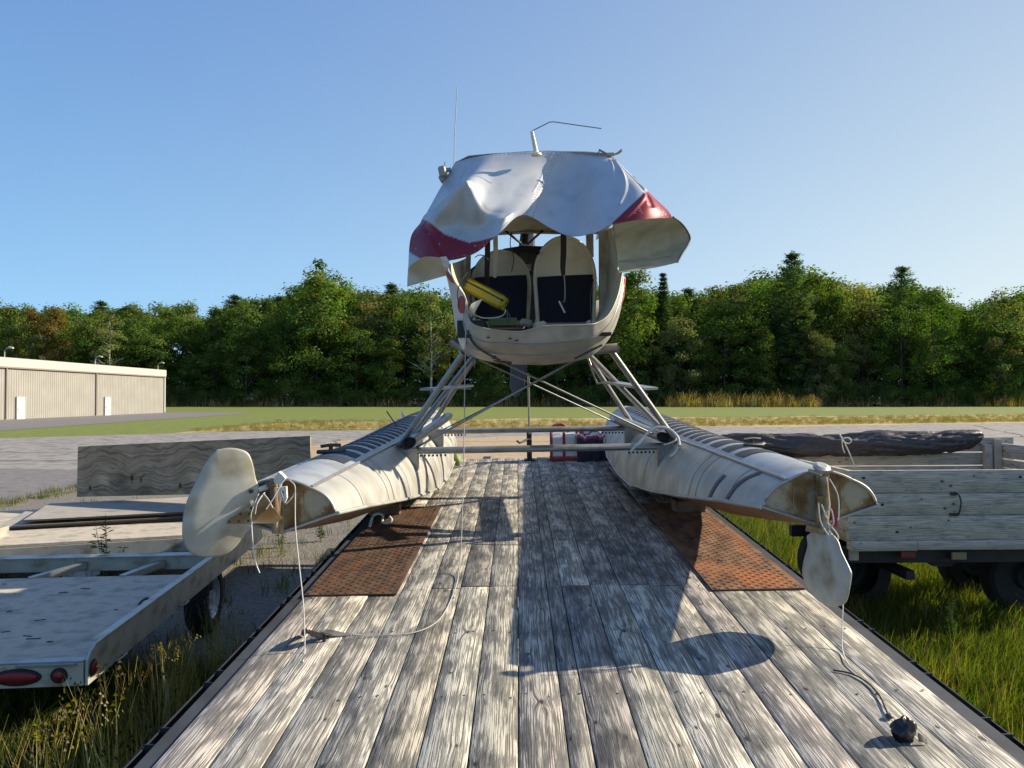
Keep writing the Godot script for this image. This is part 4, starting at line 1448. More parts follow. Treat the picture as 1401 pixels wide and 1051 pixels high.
	b.plate([Vector3(1.221, 0.501, -3.000), Vector3(1.235, 0.489, -3.000), Vector3(1.240, 0.454, -3.000), Vector3(1.235, 0.431, -3.000), Vector3(1.223, 0.449, -3.000)], Vector3(0, 0, 0.01))
	obj("red_tag", b, M.red_paint, t, -at)
	for c in [[Vector3(1.212, 0.624, -3.000), Vector3(1.235, 0.567, -2.980), Vector3(1.237, 0.506, -2.970), Vector3(1.238, 0.464, -2.980)], [Vector3(1.169, 0.530, -2.970), Vector3(1.182, 0.486, -2.960), Vector3(1.193, 0.469, -2.960)], [Vector3(1.161, 0.534, -2.980), Vector3(1.162, 0.464, -2.960), Vector3(1.194, 0.406, -2.950), Vector3(1.222, 0.391, -2.950), Vector3(1.222, 0.417, -2.950), Vector3(1.183, 0.463, -2.950)], [Vector3(1.186, 0.460, -2.950), Vector3(1.208, 0.392, -2.950), Vector3(1.239, 0.349, -2.950)], [Vector3(1.172, 0.491, -2.950), Vector3(1.197, 0.514, -2.950), Vector3(1.208, 0.463, -2.950), Vector3(1.194, 0.443, -2.950)]]:
		cable(t, "rudder_cable", c, 0.0024, M.rope_white, at)

func build_cabin(t: Node3D, at: Vector3) -> void:
	# roof skin torn off behind the cabin, drooping and folded
	var g := [
		[Vector3(-0.389, 2.392, -5.050), Vector3(-0.277, 2.415, -5.020), Vector3(-0.149, 2.428, -5.000), Vector3(-0.031, 2.436, -5.000), Vector3(0.092, 2.443, -5.000), Vector3(0.219, 2.443, -5.000), Vector3(0.336, 2.438, -5.000), Vector3(0.426, 2.434, -5.000), Vector3(0.521, 2.411, -4.970), Vector3(0.580, 2.387, -4.920), Vector3(0.620, 2.355, -4.870), Vector3(0.637, 2.344, -4.860)],
		[Vector3(-0.478, 2.206, -4.950), Vector3(-0.376, 2.219, -4.850), Vector3(-0.243, 2.263, -4.780), Vector3(-0.108, 2.265, -4.800), Vector3(0.041, 2.258, -4.820), Vector3(0.166, 2.282, -4.890), Vector3(0.284, 2.285, -4.950), Vector3(0.392, 2.262, -4.900), Vector3(0.498, 2.208, -4.680), Vector3(0.591, 2.200, -4.580), Vector3(0.664, 2.172, -4.520), Vector3(0.708, 2.159, -4.560)],
		[Vector3(-0.574, 1.986, -4.800), Vector3(-0.431, 2.026, -4.540), Vector3(-0.279, 2.104, -4.460), Vector3(-0.171, 2.004, -4.450), Vector3(-0.032, 2.062, -4.560), Vector3(0.113, 2.117, -4.670), Vector3(0.237, 2.111, -4.780), Vector3(0.355, 2.074, -4.740), Vector3(0.477, 2.032, -4.460), Vector3(0.582, 2.034, -4.360), Vector3(0.703, 2.031, -4.300), Vector3(0.798, 2.006, -4.400)],
		[Vector3(-0.636, 1.863, -4.700), Vector3(-0.506, 1.864, -4.560), Vector3(-0.357, 1.884, -4.540), Vector3(-0.225, 1.863, -4.480), Vector3(-0.079, 1.897, -4.400), Vector3(0.070, 2.005, -4.540), Vector3(0.213, 1.958, -4.600), Vector3(0.328, 1.903, -4.520), Vector3(0.452, 1.883, -4.280), Vector3(0.543, 1.898, -4.200), Vector3(0.710, 1.931, -4.200), Vector3(0.852, 1.931, -4.340)],
		[Vector3(-0.643, 1.665, -4.600), Vector3(-0.514, 1.700, -4.420), Vector3(-0.381, 1.676, -4.380), Vector3(-0.231, 1.715, -4.380), Vector3(-0.100, 1.809, -4.340), Vector3(0.043, 1.941, -4.470), Vector3(0.219, 1.856, -4.480), Vector3(0.317, 1.800, -4.380), Vector3(0.435, 1.790, -4.200), Vector3(0.519, 1.821, -4.140), Vector3(0.694, 1.849, -4.160), Vector3(0.868, 1.876, -4.280)],
	]
	var rows := refine(g, 20, 24)
	for q in [[0.3, 9.7, 2.6, 9.1, 0.016, 0.16], [0.2, 10.2, 3.0, 10.2, -0.012, 0.14], [0.4, 9.2, 1.8, 8.5, 0.010, 0.14], [1.98, 0.1, 1.95, 2.0, 0.022, 0.22], [1.95, 2.0, 3.1, 4.2, 0.018, 0.30], [0.5, 1.0, 1.8, 1.6, -0.010, 0.15], [2.6, 0.6, 3.9, 1.9, -0.014, 0.18], [3.2, 2.4, 3.9, 3.6, 0.012, 0.15], [0.15, 5.3, 2.0, 5.0, 0.005, 0.06], [1.0, 10.7, 3.6, 9.4, 0.010, 0.12], [2.8, 7.6, 4.0, 7.9, -0.006, 0.1]]:
		var p0 := Vector2(q[0], q[1])
		var p1 := Vector2(q[2], q[3])
		for i in rows.size():
			for j in rows[i].size():
				var p := Vector2(i / 20.0, j / 24.0)
				var dd := p.distance_to(Geometry2D.get_closest_point_to_segment(p, p0, p1))
				if dd < q[5]:
					rows[i][j] += Vector3(0, 0.45, 0.89) * q[4] * (1.0 - dd / q[5])
	var left_top := [Vector3(-0.628, 2.013, -4.750), Vector3(-0.561, 1.972, -4.750), Vector3(-0.418, 1.849, -4.450), Vector3(-0.266, 1.782, -4.300), Vector3(-0.121, 1.795, -4.350)]
	var left_low := [Vector3(-0.663, 1.781, -4.650), Vector3(-0.595, 1.729, -4.500), Vector3(-0.510, 1.667, -4.350), Vector3(-0.351, 1.568, -4.300)]
	var r1 := Vector3(0.529, 1.839, -4.220)
	var r2 := Vector3(0.757, 2.054, -4.450)
	var white := Color(0.52, 0.54, 0.545)
	var red := Color(0.25, 0.010, 0.020)
	var sc := FastNoiseLite.new()
	sc.seed = 8
	sc.frequency = 1.0
	var cols := []
	for i in rows.size():
		var row := []
		for p in rows[i]:
			var c := white
			var amount := 0.0
			if p.x < left_top[-1].x + 0.02:
				amount = smoothstep(0.004, -0.004, p.y - along(left_top, p.x)) * smoothstep(-0.004, 0.004, p.y - along(left_low, p.x))
			if p.x > r1.x - 0.01:
				amount = smoothstep(0.004, -0.004, p.y - lerpf(r1.y, r2.y, (p.x - r1.x) / (r2.x - r1.x)))
			c = c * (1.0 - 0.10 * smoothstep(0.1, 0.5, sc.get_noise_2d(p.x * 6.0, p.y * 6.0 + 9.0)))
			if amount > 0.0:
				var chip := sc.get_noise_2d(p.x * 26.0 + p.y * 18.0, p.y * 70.0 - p.x * 40.0)
				var rc := red.lerp(white, smoothstep(0.56, 0.62, chip) * 0.7)
				if p.x > 0:
					rc = rc.lerp(white, smoothstep(0.5, 0.6, sc.get_noise_2d(p.x * 60.0 + p.y * 22.0, p.y * 3.0 + 40.0)) * 0.6)
				c = c.lerp(rc, amount)
			row.append(Color(c.r, c.g, c.b))
		cols.append(row)
	cols.append(Color(0.36, 0.35, 0.27))
	var b := MB.new()
	b.sheet(rows, 0.003, cols)
	obj("roof_skin", b, M.skin, t, -at).set_meta("label", "crumpled white roof skin with red stripe, torn and drooping")
	b = MB.new()
	for q in [[0.1, 5.35, 3.9, 5.15, 26], [0.1, 5.55, 3.9, 5.35, 26], [3.95, 2.0, 3.93, 3.9, 12], [0.25, 0.5, 3.8, 0.3, 20], [0.12, 0.6, 0.12, 10.6, 46]]:
		for k in q[4]:
			var f: float = k / float(q[4] - 1)
			var ri := int(lerpf(q[0], q[2], f) * 20)
			var ci := int(lerpf(q[1], q[3], f) * 24)
			b.ball(rows[ri][ci] + Vector3(0, 0.0005, 0.001), Vector3(0.0036, 0.0030, 0.0022), 3)
	obj("rivets", b, M.tub, t, -at).set_meta("kind", "stuff")
	# flap of side skin folded out on the right, its inside showing
	b = MB.new()
	b.sheet(refine([
		[Vector3(0.527, 1.822, -4.170), Vector3(0.619, 1.842, -4.180), Vector3(0.733, 1.859, -4.200), Vector3(0.876, 1.881, -4.300)],
		[Vector3(0.566, 1.773, -4.420), Vector3(0.685, 1.803, -4.460), Vector3(0.835, 1.832, -4.500), Vector3(0.984, 1.859, -4.500)],
		[Vector3(0.586, 1.695, -4.520), Vector3(0.707, 1.719, -4.560), Vector3(0.866, 1.749, -4.580), Vector3(1.022, 1.797, -4.540)],
		[Vector3(0.588, 1.630, -4.480), Vector3(0.706, 1.648, -4.500), Vector3(0.842, 1.671, -4.500), Vector3(0.978, 1.721, -4.480)],
		[Vector3(0.580, 1.592, -4.400), Vector3(0.692, 1.606, -4.410), Vector3(0.810, 1.624, -4.420), Vector3(0.919, 1.647, -4.420)]], 6, 6), 0.003)
	obj("torn_flap", b, M.inner, t, -at).set_meta("label", "olive beige inside of the flap bent out on the right")
	b = MB.new()
	b.beam(Vector3(0.596, 1.667, -4.500), Vector3(0.957, 1.707, -4.500), 0.004, 0.006)
	b.tube([Vector3(0.529, 1.822, -4.190), Vector3(0.577, 1.736, -4.450), Vector3(0.580, 1.591, -4.390)], 0.005, 5)
	obj("flap_seam", b, M.tub, t, -at)
	b = MB.new()
	b.tube(curve([Vector3(0.876, 1.883, -4.300), Vector3(0.942, 1.875, -4.420), Vector3(0.996, 1.841, -4.500), Vector3(1.022, 1.795, -4.530), Vector3(0.993, 1.747, -4.490), Vector3(0.961, 1.706, -4.460), Vector3(0.923, 1.647, -4.420)], 3), 0.006, 5)
	obj("torn_edge", b, M.dark_tape, t, -at)
	# left flap corner curling under
	b = MB.new()
	b.sheet(refine([
		[Vector3(-0.643, 1.665, -4.600), Vector3(-0.574, 1.686, -4.460), Vector3(-0.507, 1.692, -4.360), Vector3(-0.433, 1.682, -4.320), Vector3(-0.380, 1.660, -4.280)],
		[Vector3(-0.657, 1.615, -4.660), Vector3(-0.573, 1.640, -4.580), Vector3(-0.494, 1.651, -4.500), Vector3(-0.437, 1.639, -4.440), Vector3(-0.388, 1.625, -4.400)],
		[Vector3(-0.657, 1.556, -4.640), Vector3(-0.588, 1.571, -4.620), Vector3(-0.522, 1.583, -4.580), Vector3(-0.455, 1.593, -4.520), Vector3(-0.398, 1.599, -4.460)]], 6, 6), 0.003)
	obj("torn_flap", b, M.inner, t, -at)
	b = MB.new()
	b.plate([Vector3(-0.418, 1.677, -4.250), Vector3(-0.385, 1.680, -4.250), Vector3(-0.366, 1.644, -4.250), Vector3(-0.376, 1.618, -4.270), Vector3(-0.400, 1.627, -4.270), Vector3(-0.411, 1.654, -4.260)], Vector3(0.002, 0, 0.006))
	obj("torn_scrap", b, M.white_paint, t, -at)
	# roof ahead of the tear, ceiling and windscreen frame
	b = MB.new()
	b.sheet(refine([
		[Vector3(-0.389, 2.392, -5.050) - Vector3(0, 0.35, 0), Vector3(-0.389, 2.392, -5.050), Vector3(-0.031, 2.436, -5.000), Vector3(0.336, 2.438, -5.000), Vector3(0.642, 2.354, -4.900), Vector3(0.656, 2.353, -4.900) - Vector3(0, 0.35, 0)],
		[Vector3(-0.43, 1.98, -5.5), Vector3(-0.42, 2.24, -5.5), Vector3(-0.15, 2.30, -5.5), Vector3(0.30, 2.30, -5.5), Vector3(0.60, 2.24, -5.5), Vector3(0.62, 1.98, -5.5)],
		[Vector3(-0.43, 2.02, -6.0), Vector3(-0.42, 2.09, -6.0), Vector3(-0.15, 2.12, -6.0), Vector3(0.30, 2.12, -6.0), Vector3(0.60, 2.09, -6.0), Vector3(0.62, 2.02, -6.0)]], 3, 3), 0.004)
	obj("cabin_roof", b, M.white_paint, t, -at)
	b = MB.new()
	b.sheet([[Vector3(-0.38, 2.10, -5.02), Vector3(0.1, 2.17, -5.02), Vector3(0.56, 2.10, -5.02)], [Vector3(-0.40, 2.05, -5.95), Vector3(0.1, 2.07, -5.95), Vector3(0.58, 2.05, -5.95)]], 0.02)
	obj("ceiling", b, M.inner, t, -at)
	b = MB.new()
	b.tube([Vector3(-0.250, 2.064, -5.850), Vector3(0.109, 2.066, -5.850), Vector3(0.689, 2.051, -5.850)], 0.012, 6)
	obj("windscreen_frame", b, M.tub, t, -at)
	b = MB.new()
	b.tube([Vector3(-0.073, 2.069, -5.800), Vector3(0.049, 2.013, -6.100)], 0.010, 6)
	b.tube([Vector3(0.201, 2.065, -5.800), Vector3(0.095, 2.013, -6.100)], 0.010, 6)
	b.box(Vector3(0.070, 2.028, -5.900), Vector3(0.05, 0.085, 0.06), Basis.IDENTITY, 0.01)
	obj("windscreen_brace", b, M.panel_black, t, -at)
	for q in [[Vector3(0.550, 2.050, -5.750), Vector3(0.567, 1.886, -5.900), 0.052], [Vector3(0.561, 1.936, -5.000), Vector3(0.558, 1.343, -5.000), 0.045], [Vector3(-0.306, 1.805, -5.000), Vector3(-0.317, 1.352, -4.900), 0.03]]:
		b = MB.new()
		b.beam(q[0], q[1], q[2], 0.05, Vector3.BACK)
		obj("door_post", b, M.tub, t, -at)
	# lower skin: rolled belly below the torn rim, running forward to the nose
	var prof := [
		[Vector3(-0.308, 1.424, -4.460), Vector3(-0.285, 1.371, -4.420), Vector3(-0.253, 1.313, -4.360), Vector3(-0.175, 1.282, -4.320), Vector3(-0.071, 1.267, -4.300), Vector3(0.019, 1.262, -4.300), Vector3(0.092, 1.277, -4.300), Vector3(0.168, 1.290, -4.300), Vector3(0.385, 1.294, -4.300), Vector3(0.460, 1.309, -4.340), Vector3(0.529, 1.361, -4.400), Vector3(0.591, 1.476, -4.500), Vector3(0.630, 1.609, -4.600)],
		[Vector3(-0.315, 1.333, -4.480), Vector3(-0.293, 1.280, -4.450), Vector3(-0.257, 1.240, -4.400), Vector3(-0.181, 1.209, -4.360), Vector3(-0.073, 1.199, -4.340), Vector3(0.018, 1.193, -4.340), Vector3(0.092, 1.192, -4.340), Vector3(0.174, 1.195, -4.340), Vector3(0.381, 1.212, -4.350), Vector3(0.467, 1.249, -4.380), Vector3(0.546, 1.325, -4.440), Vector3(0.607, 1.449, -4.540), Vector3(0.647, 1.598, -4.660)],
		[Vector3(-0.322, 1.272, -4.560), Vector3(-0.295, 1.218, -4.520), Vector3(-0.250, 1.174, -4.480), Vector3(-0.172, 1.152, -4.440), Vector3(-0.075, 1.137, -4.430), Vector3(0.017, 1.132, -4.430), Vector3(0.093, 1.130, -4.430), Vector3(0.177, 1.133, -4.430), Vector3(0.380, 1.155, -4.440), Vector3(0.473, 1.197, -4.480), Vector3(0.558, 1.287, -4.540), Vector3(0.622, 1.433, -4.620), Vector3(0.662, 1.588, -4.740)],
		[Vector3(-0.338, 1.211, -4.760), Vector3(-0.301, 1.151, -4.740), Vector3(-0.237, 1.114, -4.700), Vector3(-0.142, 1.091, -4.660), Vector3(-0.058, 1.081, -4.650), Vector3(0.017, 1.075, -4.640), Vector3(0.096, 1.072, -4.640), Vector3(0.184, 1.072, -4.640), Vector3(0.380, 1.096, -4.660), Vector3(0.491, 1.147, -4.700), Vector3(0.587, 1.258, -4.740), Vector3(0.650, 1.414, -4.800), Vector3(0.686, 1.584, -4.880)],
	]
	var ext := []
	for s in [5.4, 6.3]:
		var row := []
		for p in prof[3]:
			row.append(Vector3(p.x, p.y, -s))
		ext.append(row)
	var nose := []
	for p in prof[3]:
		nose.append(Vector3(0.12 + (p.x - 0.12) * 0.62, lerpf(p.y, 1.5, 0.35), -7.35))
	ext.append(nose)
	for k in 3:
		b = MB.new()
		b.sheet(refine([prof[k], prof[k + 1]], 4, 5), 0.003)
		obj("belly_skin", b, M.tub, t, -at)
	b = MB.new()
	b.sheet(refine([prof[3]] + ext, 3, 4), 0.003)
	obj("belly_skin", b, M.tub, t, -at)
	b = MB.new()
	for k in [1, 2]:
		b.tube(curve(prof[k].map(func(p): return p + Vector3(0, 0, 0.003)), 3), 0.0035, 5)
	obj("skin_lap", b, M.strut, t, -at)
	b = MB.new()
	b.tube(curve(prof[0], 4), 0.005, 6)
	obj("torn_rim", b, M.tub, t, -at)
	b = MB.new()
	for p in [Vector3(-0.163, 1.233, -4.330), Vector3(-0.039, 1.224, -4.320), Vector3(-0.003, 1.213, -4.320)]:
		b.box(p + Vector3(0, 0, 0.004), Vector3(0.018, 0.008, 0.004))
	obj("rivet_hole", b, M.panel_black, t, -at)
	b = MB.new()
	b.tube(curve([Vector3(-0.283, 1.279, -4.420), Vector3(-0.251, 1.203, -4.420), Vector3(-0.180, 1.147, -4.420), Vector3(-0.101, 1.104, -4.420)], 4), 0.007, 6)
	b.tube(curve([Vector3(0.492, 1.183, -4.460), Vector3(0.415, 1.146, -4.460), Vector3(0.330, 1.105, -4.460)], 4), 0.006, 6)
	b.ball(Vector3(-0.134, 1.121, -4.420), Vector3(0.016, 0.012, 0.012), 5)
	obj("cable_clamp", b, M.dark_wire, t, -at)
	# left side skin seen on edge, with red markings
	b = MB.new()
	b.sheet(refine([[Vector3(-0.413, 1.644, -4.450), Vector3(-0.388, 1.618, -4.450), Vector3(-0.364, 1.585, -4.460)], [Vector3(-0.394, 1.539, -4.500), Vector3(-0.349, 1.519, -4.470), Vector3(-0.306, 1.482, -4.440)], [Vector3(-0.379, 1.423, -4.550), Vector3(-0.333, 1.410, -4.500), Vector3(-0.288, 1.393, -4.440)], [Vector3(-0.368, 1.304, -4.600), Vector3(-0.330, 1.297, -4.550), Vector3(-0.294, 1.289, -4.470)], [Vector3(-0.351, 1.201, -4.700), Vector3(-0.335, 1.182, -4.650), Vector3(-0.318, 1.168, -4.600)]], 5, 5), 0.003)
	var sk := obj("side_skin", b, M.white_paint, t, -at)
	b = MB.new()
	b.ball(Vector3(-0.317, 1.427, -4.440), Vector3(0.024, 0.052, 0.006), 8)
	obj("red_marking", b, M.faded_red, sk)
	b = MB.new()
	b.plate([Vector3(-0.403, 1.621, -4.430), Vector3(-0.374, 1.591, -4.430), Vector3(-0.350, 1.544, -4.430), Vector3(-0.376, 1.558, -4.440), Vector3(-0.401, 1.588, -4.440)], Vector3(0, 0, 0.004))
	obj("red_marking", b, M.faded_red, sk)
	b = MB.new()
	b.plate([Vector3(0.650, 1.515, -4.720), Vector3(0.652, 1.602, -4.700), Vector3(0.667, 1.597, -4.740), Vector3(0.656, 1.481, -4.740), Vector3(0.628, 1.412, -4.700)], Vector3(0.006, 0, 0.004))
	obj("red_marking", b, M.faded_red, sk)
	# inner walls
	b = MB.new()
	b.sheet(refine([[Vector3(0.564, 1.866, -4.500), Vector3(0.599, 1.741, -4.550), Vector3(0.624, 1.608, -4.590), Vector3(0.589, 1.476, -4.500), Vector3(0.530, 1.365, -4.410), Vector3(0.466, 1.314, -4.360)], [Vector3(0.589, 1.936, -5.000), Vector3(0.597, 1.795, -5.000), Vector3(0.600, 1.663, -5.000), Vector3(0.583, 1.536, -4.950), Vector3(0.553, 1.426, -4.900), Vector3(0.504, 1.343, -4.800)], [Vector3(0.633, 2.030, -5.700), Vector3(0.637, 1.885, -5.700), Vector3(0.635, 1.751, -5.700), Vector3(0.628, 1.617, -5.700), Vector3(0.605, 1.482, -5.600), Vector3(0.557, 1.372, -5.400)]], 3, 4), 0.004)
	obj("inner_wall", b, M.inner, t, -at)
	b = MB.new()
	b.sheet(refine([[Vector3(-0.393, 1.657, -4.420), Vector3(-0.355, 1.558, -4.440), Vector3(-0.296, 1.467, -4.420), Vector3(-0.284, 1.370, -4.400)], [Vector3(-0.366, 1.733, -4.900), Vector3(-0.350, 1.612, -4.900), Vector3(-0.316, 1.506, -4.850), Vector3(-0.293, 1.381, -4.750)], [Vector3(-0.342, 1.838, -5.500), Vector3(-0.340, 1.693, -5.500), Vector3(-0.337, 1.569, -5.500), Vector3(-0.312, 1.391, -5.300)]], 3, 4), 0.004)
	obj("inner_wall", b, M.inner, t, -at)
	# floor, panel, firewall and cowling
	b = MB.new()
	b.box(Vector3(0.12, 1.245, -5.35), Vector3(0.84, 0.02, 1.9))
	b.box(Vector3(-0.27, 1.29, -4.75), Vector3(0.16, 0.10, 0.5))
	obj("cabin_floor", b, M.panel_black, t, -at)
	b = MB.new()
	b.plate([Vector3(-0.38, 1.25, -6.05), Vector3(-0.38, 1.80, -6.05), Vector3(-0.239, 1.908, -6.050), Vector3(-0.089, 1.974, -6.050), Vector3(0.054, 1.994, -6.050), Vector3(0.225, 1.986, -6.050), Vector3(0.396, 1.937, -6.050), Vector3(0.492, 1.839, -6.050), Vector3(0.60, 1.78, -6.05), Vector3(0.60, 1.25, -6.05)], Vector3(0, 0, -0.12))
	var pn := obj("instrument_panel", b, M.panel_black, t, -at)
	b = MB.new()
	for p in [Vector3(-0.022, 1.881, -6.040), Vector3(0.070, 1.902, -6.040), Vector3(0.127, 1.890, -6.040), Vector3(0.034, 1.789, -6.040), Vector3(0.090, 1.719, -6.040)]:
		b.lathe(p, Vector3(0, 0, 1), [[0.0, 0.045], [0.014, 0.045], [0.016, 0.036], [0.008, 0.034], [0.008, 0.001]], 16)
	obj("gauge", b, M.dark_wire, pn)
	b = MB.new()
	b.box(Vector3(0.085, 1.770, -5.600), Vector3(0.05, 0.04, 0.1))
	b.tube([Vector3(0.086, 1.750, -5.700), Vector3(0.082, 1.591, -5.600)], 0.012, 6)
	obj("control_quadrant", b, M.wire, pn)
	b = MB.new()
	b.sheet(refine([[Vector3(-0.36, 1.80, -6.1), Vector3(-0.2, 1.92, -6.1), Vector3(0.12, 1.96, -6.1), Vector3(0.44, 1.92, -6.1), Vector3(0.60, 1.80, -6.1)], [Vector3(-0.30, 1.68, -6.8), Vector3(-0.16, 1.80, -6.8), Vector3(0.10, 1.85, -6.8), Vector3(0.36, 1.80, -6.8), Vector3(0.50, 1.68, -6.8)], [Vector3(-0.18, 1.55, -7.4), Vector3(-0.08, 1.66, -7.4), Vector3(0.08, 1.70, -7.4), Vector3(0.24, 1.66, -7.4), Vector3(0.34, 1.55, -7.4)]], 3, 3), 0.004)
	obj("engine_cowling", b, M.white_paint, t, -at)
	for s in [-1, 1]:
		b = MB.new()
		b.sheet([[Vector3(0.12 + s * 0.48, 1.80, -6.1), Vector3(0.12 + s * 0.42, 1.68, -6.8), Vector3(0.08 + s * 0.26, 1.55, -7.4)], [Vector3(0.12 + s * 0.48, 1.3, -6.1), Vector3(0.12 + s * 0.42, 1.36, -6.8), Vector3(0.08 + s * 0.26, 1.4, -7.4)]], 0.004)
		obj("cowl_side", b, M.white_paint, t, -at)
	# propeller stopped upright
	var pr := node("propeller", t, Vector3(0.055, 1.575, -7.55) - at)
	b = MB.new()
	b.lathe(Vector3.ZERO, Vector3(0, 0, -1), [[0.15, 0.13], [0.0, 0.14], [-0.08, 0.12], [-0.2, 0.05], [-0.24, 0.001]], 20)
	obj("spinner", b, M.white_paint, pr)
	for s in [-1, 1]:
		b = MB.new()
		var lines := []
		for i in 9:
			var f := i / 8.0
			var wd := 0.05 + 0.045 * sin(PI * clampf(f * 0.8 + 0.1, 0, 1)) - (0.05 if i == 8 else 0.0)
			var tw := lerpf(0.9, 0.25, f)
			var c := Vector3(0.075 * s * f, s * (0.08 + 0.76 * f), 0)
			var row := []
			for k in 9:
				var a := TAU * (k % 8) / 8
				var o := Vector3(cos(a) * wd, 0, sin(a) * 0.012 * (1.2 - f * 0.7))
				row.append(c + Basis(Vector3.UP, tw * s) * o)
			lines.append(row)
		b.grid(lines)
		obj("blade", b, M.blade, pr)
	# seats
	for q in [[0.315, 5.0, 0.211, 1.30, 1.895, 1.64], [-0.105, 5.25, 0.211, 1.33, 1.845, 1.67]]:
		var s := node("seat", t, Vector3(q[0], q[3], -q[1]) - at)
		var hgt: float = q[4] - q[3]
		var wid: float = q[2]
		var split: float = q[5] - q[3]
		var outline := []
		for i in 29:
			var a := PI * i / 28.0
			outline.append(Vector3(-cos(a) * wid * (1.0 - 0.10 * pow(1.0 - sin(a), 2.0)), hgt * 0.40 + pow(sin(a), 0.85) * hgt * 0.60, 0))
		outline.push_front(Vector3(-wid * 0.84, 0, 0))
		outline.append(Vector3(wid * 0.84, 0, 0))
		b = MB.new()
		# back seen from behind: slightly domed, leaning forward at the top
		var lean := -0.10
		for sgn in [1, -1]:
			var lines := []
			for l in [[1.0, 0.0], [0.99, 0.022], [0.93, 0.038], [0.6, 0.05], [0.0, 0.055]]:
				var row := []
				for p in outline:
					var pp := Vector3(p.x * l[0], hgt * 0.48 + (p.y - hgt * 0.48) * l[0], sgn * l[1])
					row.append(pp + Vector3(0, 0, lean * pp.y))
				row.append(row[0])
				lines.append(row)
			b.grid(lines)
		obj("backrest", b, M.vinyl, s)
		b = MB.new()
		var rim := outline.map(func(p): return Vector3(p.x, p.y, 0.026 + lean * p.y))
		b.tube(rim, 0.013, 6)
		obj("piping", b, M.vinyl, s)
		# dark cloth over the lower part of the back
		b = MB.new()
		var lines := []
		for i in 9:
			var y := lerpf(0.04, split, i / 8.0)
			var hw: float = wid * 0.86
			for k in outline.size() - 1:
				if outline[k].x < 0 and outline[k].y <= y and outline[k + 1].y >= y:
					hw = -lerpf(outline[k].x, outline[k + 1].x, (y - outline[k].y) / maxf(outline[k + 1].y - outline[k].y, 0.001))
			hw -= 0.015
			var row := []
			for k in 9:
				var u := k / 4.0 - 1.0
				row.append(Vector3(hw * u, y + 0.006 * u * (1 if i == 8 else 0), 0.064 - 0.022 * pow(absf(u), 4.0) + lean * y))
			lines.append(row)
		b.sheet(lines, 0.006)
		obj("back_cloth", b, M.black_cloth if q[0] > 0 else M.navy_cloth, s)
		b = MB.new()
		b.box(Vector3(0, 0.06, -0.26), Vector3(wid * 1.8, 0.12, 0.45), Basis.IDENTITY, 0.04)
		b.box(Vector3(-wid * 0.8, 0.02, 0.06), Vector3(0.09, 0.05, 0.09), Basis(Vector3.BACK, 0.2), 0.015)
		b.box(Vector3(wid * 0.8, 0.02, 0.06), Vector3(0.09, 0.05, 0.09), Basis(Vector3.BACK, -0.2), 0.015)
		obj("cushion", b, M.vinyl, s)
	# shoulder belts hanging from the roof
	for q in [[[Vector3(0.293, 1.886, -4.720), Vector3(0.291, 1.757, -4.720), Vector3(0.286, 1.665, -4.730), Vector3(0.290, 1.612, -4.740)], 0.036, M.strap], [[Vector3(-0.172, 1.881, -4.750), Vector3(-0.175, 1.748, -4.760), Vector3(-0.182, 1.625, -4.780), Vector3(-0.179, 1.572, -4.800)], 0.034, M.strap], [[Vector3(-0.127, 1.905, -4.850), Vector3(-0.127, 1.783, -4.860), Vector3(-0.135, 1.662, -4.880), Vector3(-0.135, 1.625, -4.880)], 0.030, M.vinyl]]:
		b = MB.new()
		var pts := curve(q[0], 5)
		var lines := []
		for i in pts.size():
			var wd: float = q[1] * (1.0 - 0.45 * pow(float(i) / (pts.size() - 1), 3.0)) / 2
			lines.append([pts[i] + Vector3(-wd, 0, 0), pts[i] + Vector3(wd, 0, 0.006)])
		b.sheet(lines, 0.003)
		obj("shoulder_belt", b, q[2], t, -at)
	cable(t, "belt_cord", [Vector3(0.294, 1.620, -4.730), Vector3(0.298, 1.535, -4.730), Vector3(0.295, 1.464, -4.730), Vector3(0.283, 1.455, -4.730)], 0.004, M.wire, at)
	b = MB.new()
	b.beam(Vector3(0.260, 1.459, -4.720), Vector3(0.294, 1.386, -4.700), 0.006, 0.010)
	obj("belt_buckle", b, M.rim, t, -at)
	for q in [[Vector3(-0.238, 1.706, -4.500), Vector3(-0.209, 1.712, -4.450), Vector3(-0.176, 1.703, -4.450), Vector3(-0.161, 1.688, -4.500)], [Vector3(-0.279, 1.616, -4.450), Vector3(-0.315, 1.560, -4.420), Vector3(-0.338, 1.497, -4.420), Vector3(-0.331, 1.414, -4.430)], [Vector3(-0.025, 1.928, -5.000), Vector3(-0.035, 1.841, -4.950), Vector3(-0.013, 1.761, -4.950), Vector3(-0.029, 1.674, -5.000)], [Vector3(0.470, 1.587, -4.700), Vector3(0.441, 1.456, -4.600), Vector3(0.434, 1.342, -4.500), Vector3(0.422, 1.276, -4.420)]]:
		cable(t, "torn_wire", q, 0.003, M.dark_wire, at)
	# aerials and fittings on the roof
	var an := node("bent_antenna", t, Vector3(0.139, 2.393, -4.860) - at)
	b = MB.new()
	var o := Vector3(0.139, 2.393, -4.860)
	b.tube([Vector3.ZERO, Vector3(0.112, 2.530, -4.860) - o], 0.016, 10, 0.011)
	b.lathe(Vector3(0, -0.012, 0), Vector3.UP, [[0.0, 0.035], [0.012, 0.032], [0.02, 0.016]], 14)
	obj("stub_mast", b, M.vinyl, an)
	b = MB.new()
	b.tube([Vector3(0.116, 2.534, -4.860) - o, Vector3(0.224, 2.586, -4.860) - o, Vector3(0.252, 2.587, -4.860) - o, Vector3(0.548, 2.540, -4.860) - o], 0.0035, 6)
	obj("bent_rod", b, M.wire, an)
	b = MB.new()
	b.tube([Vector3(-0.384, 2.362, -4.950), Vector3(-0.379, 2.519, -4.950), Vector3(-0.356, 2.850, -4.950)], 0.0035, 6, 0.002)
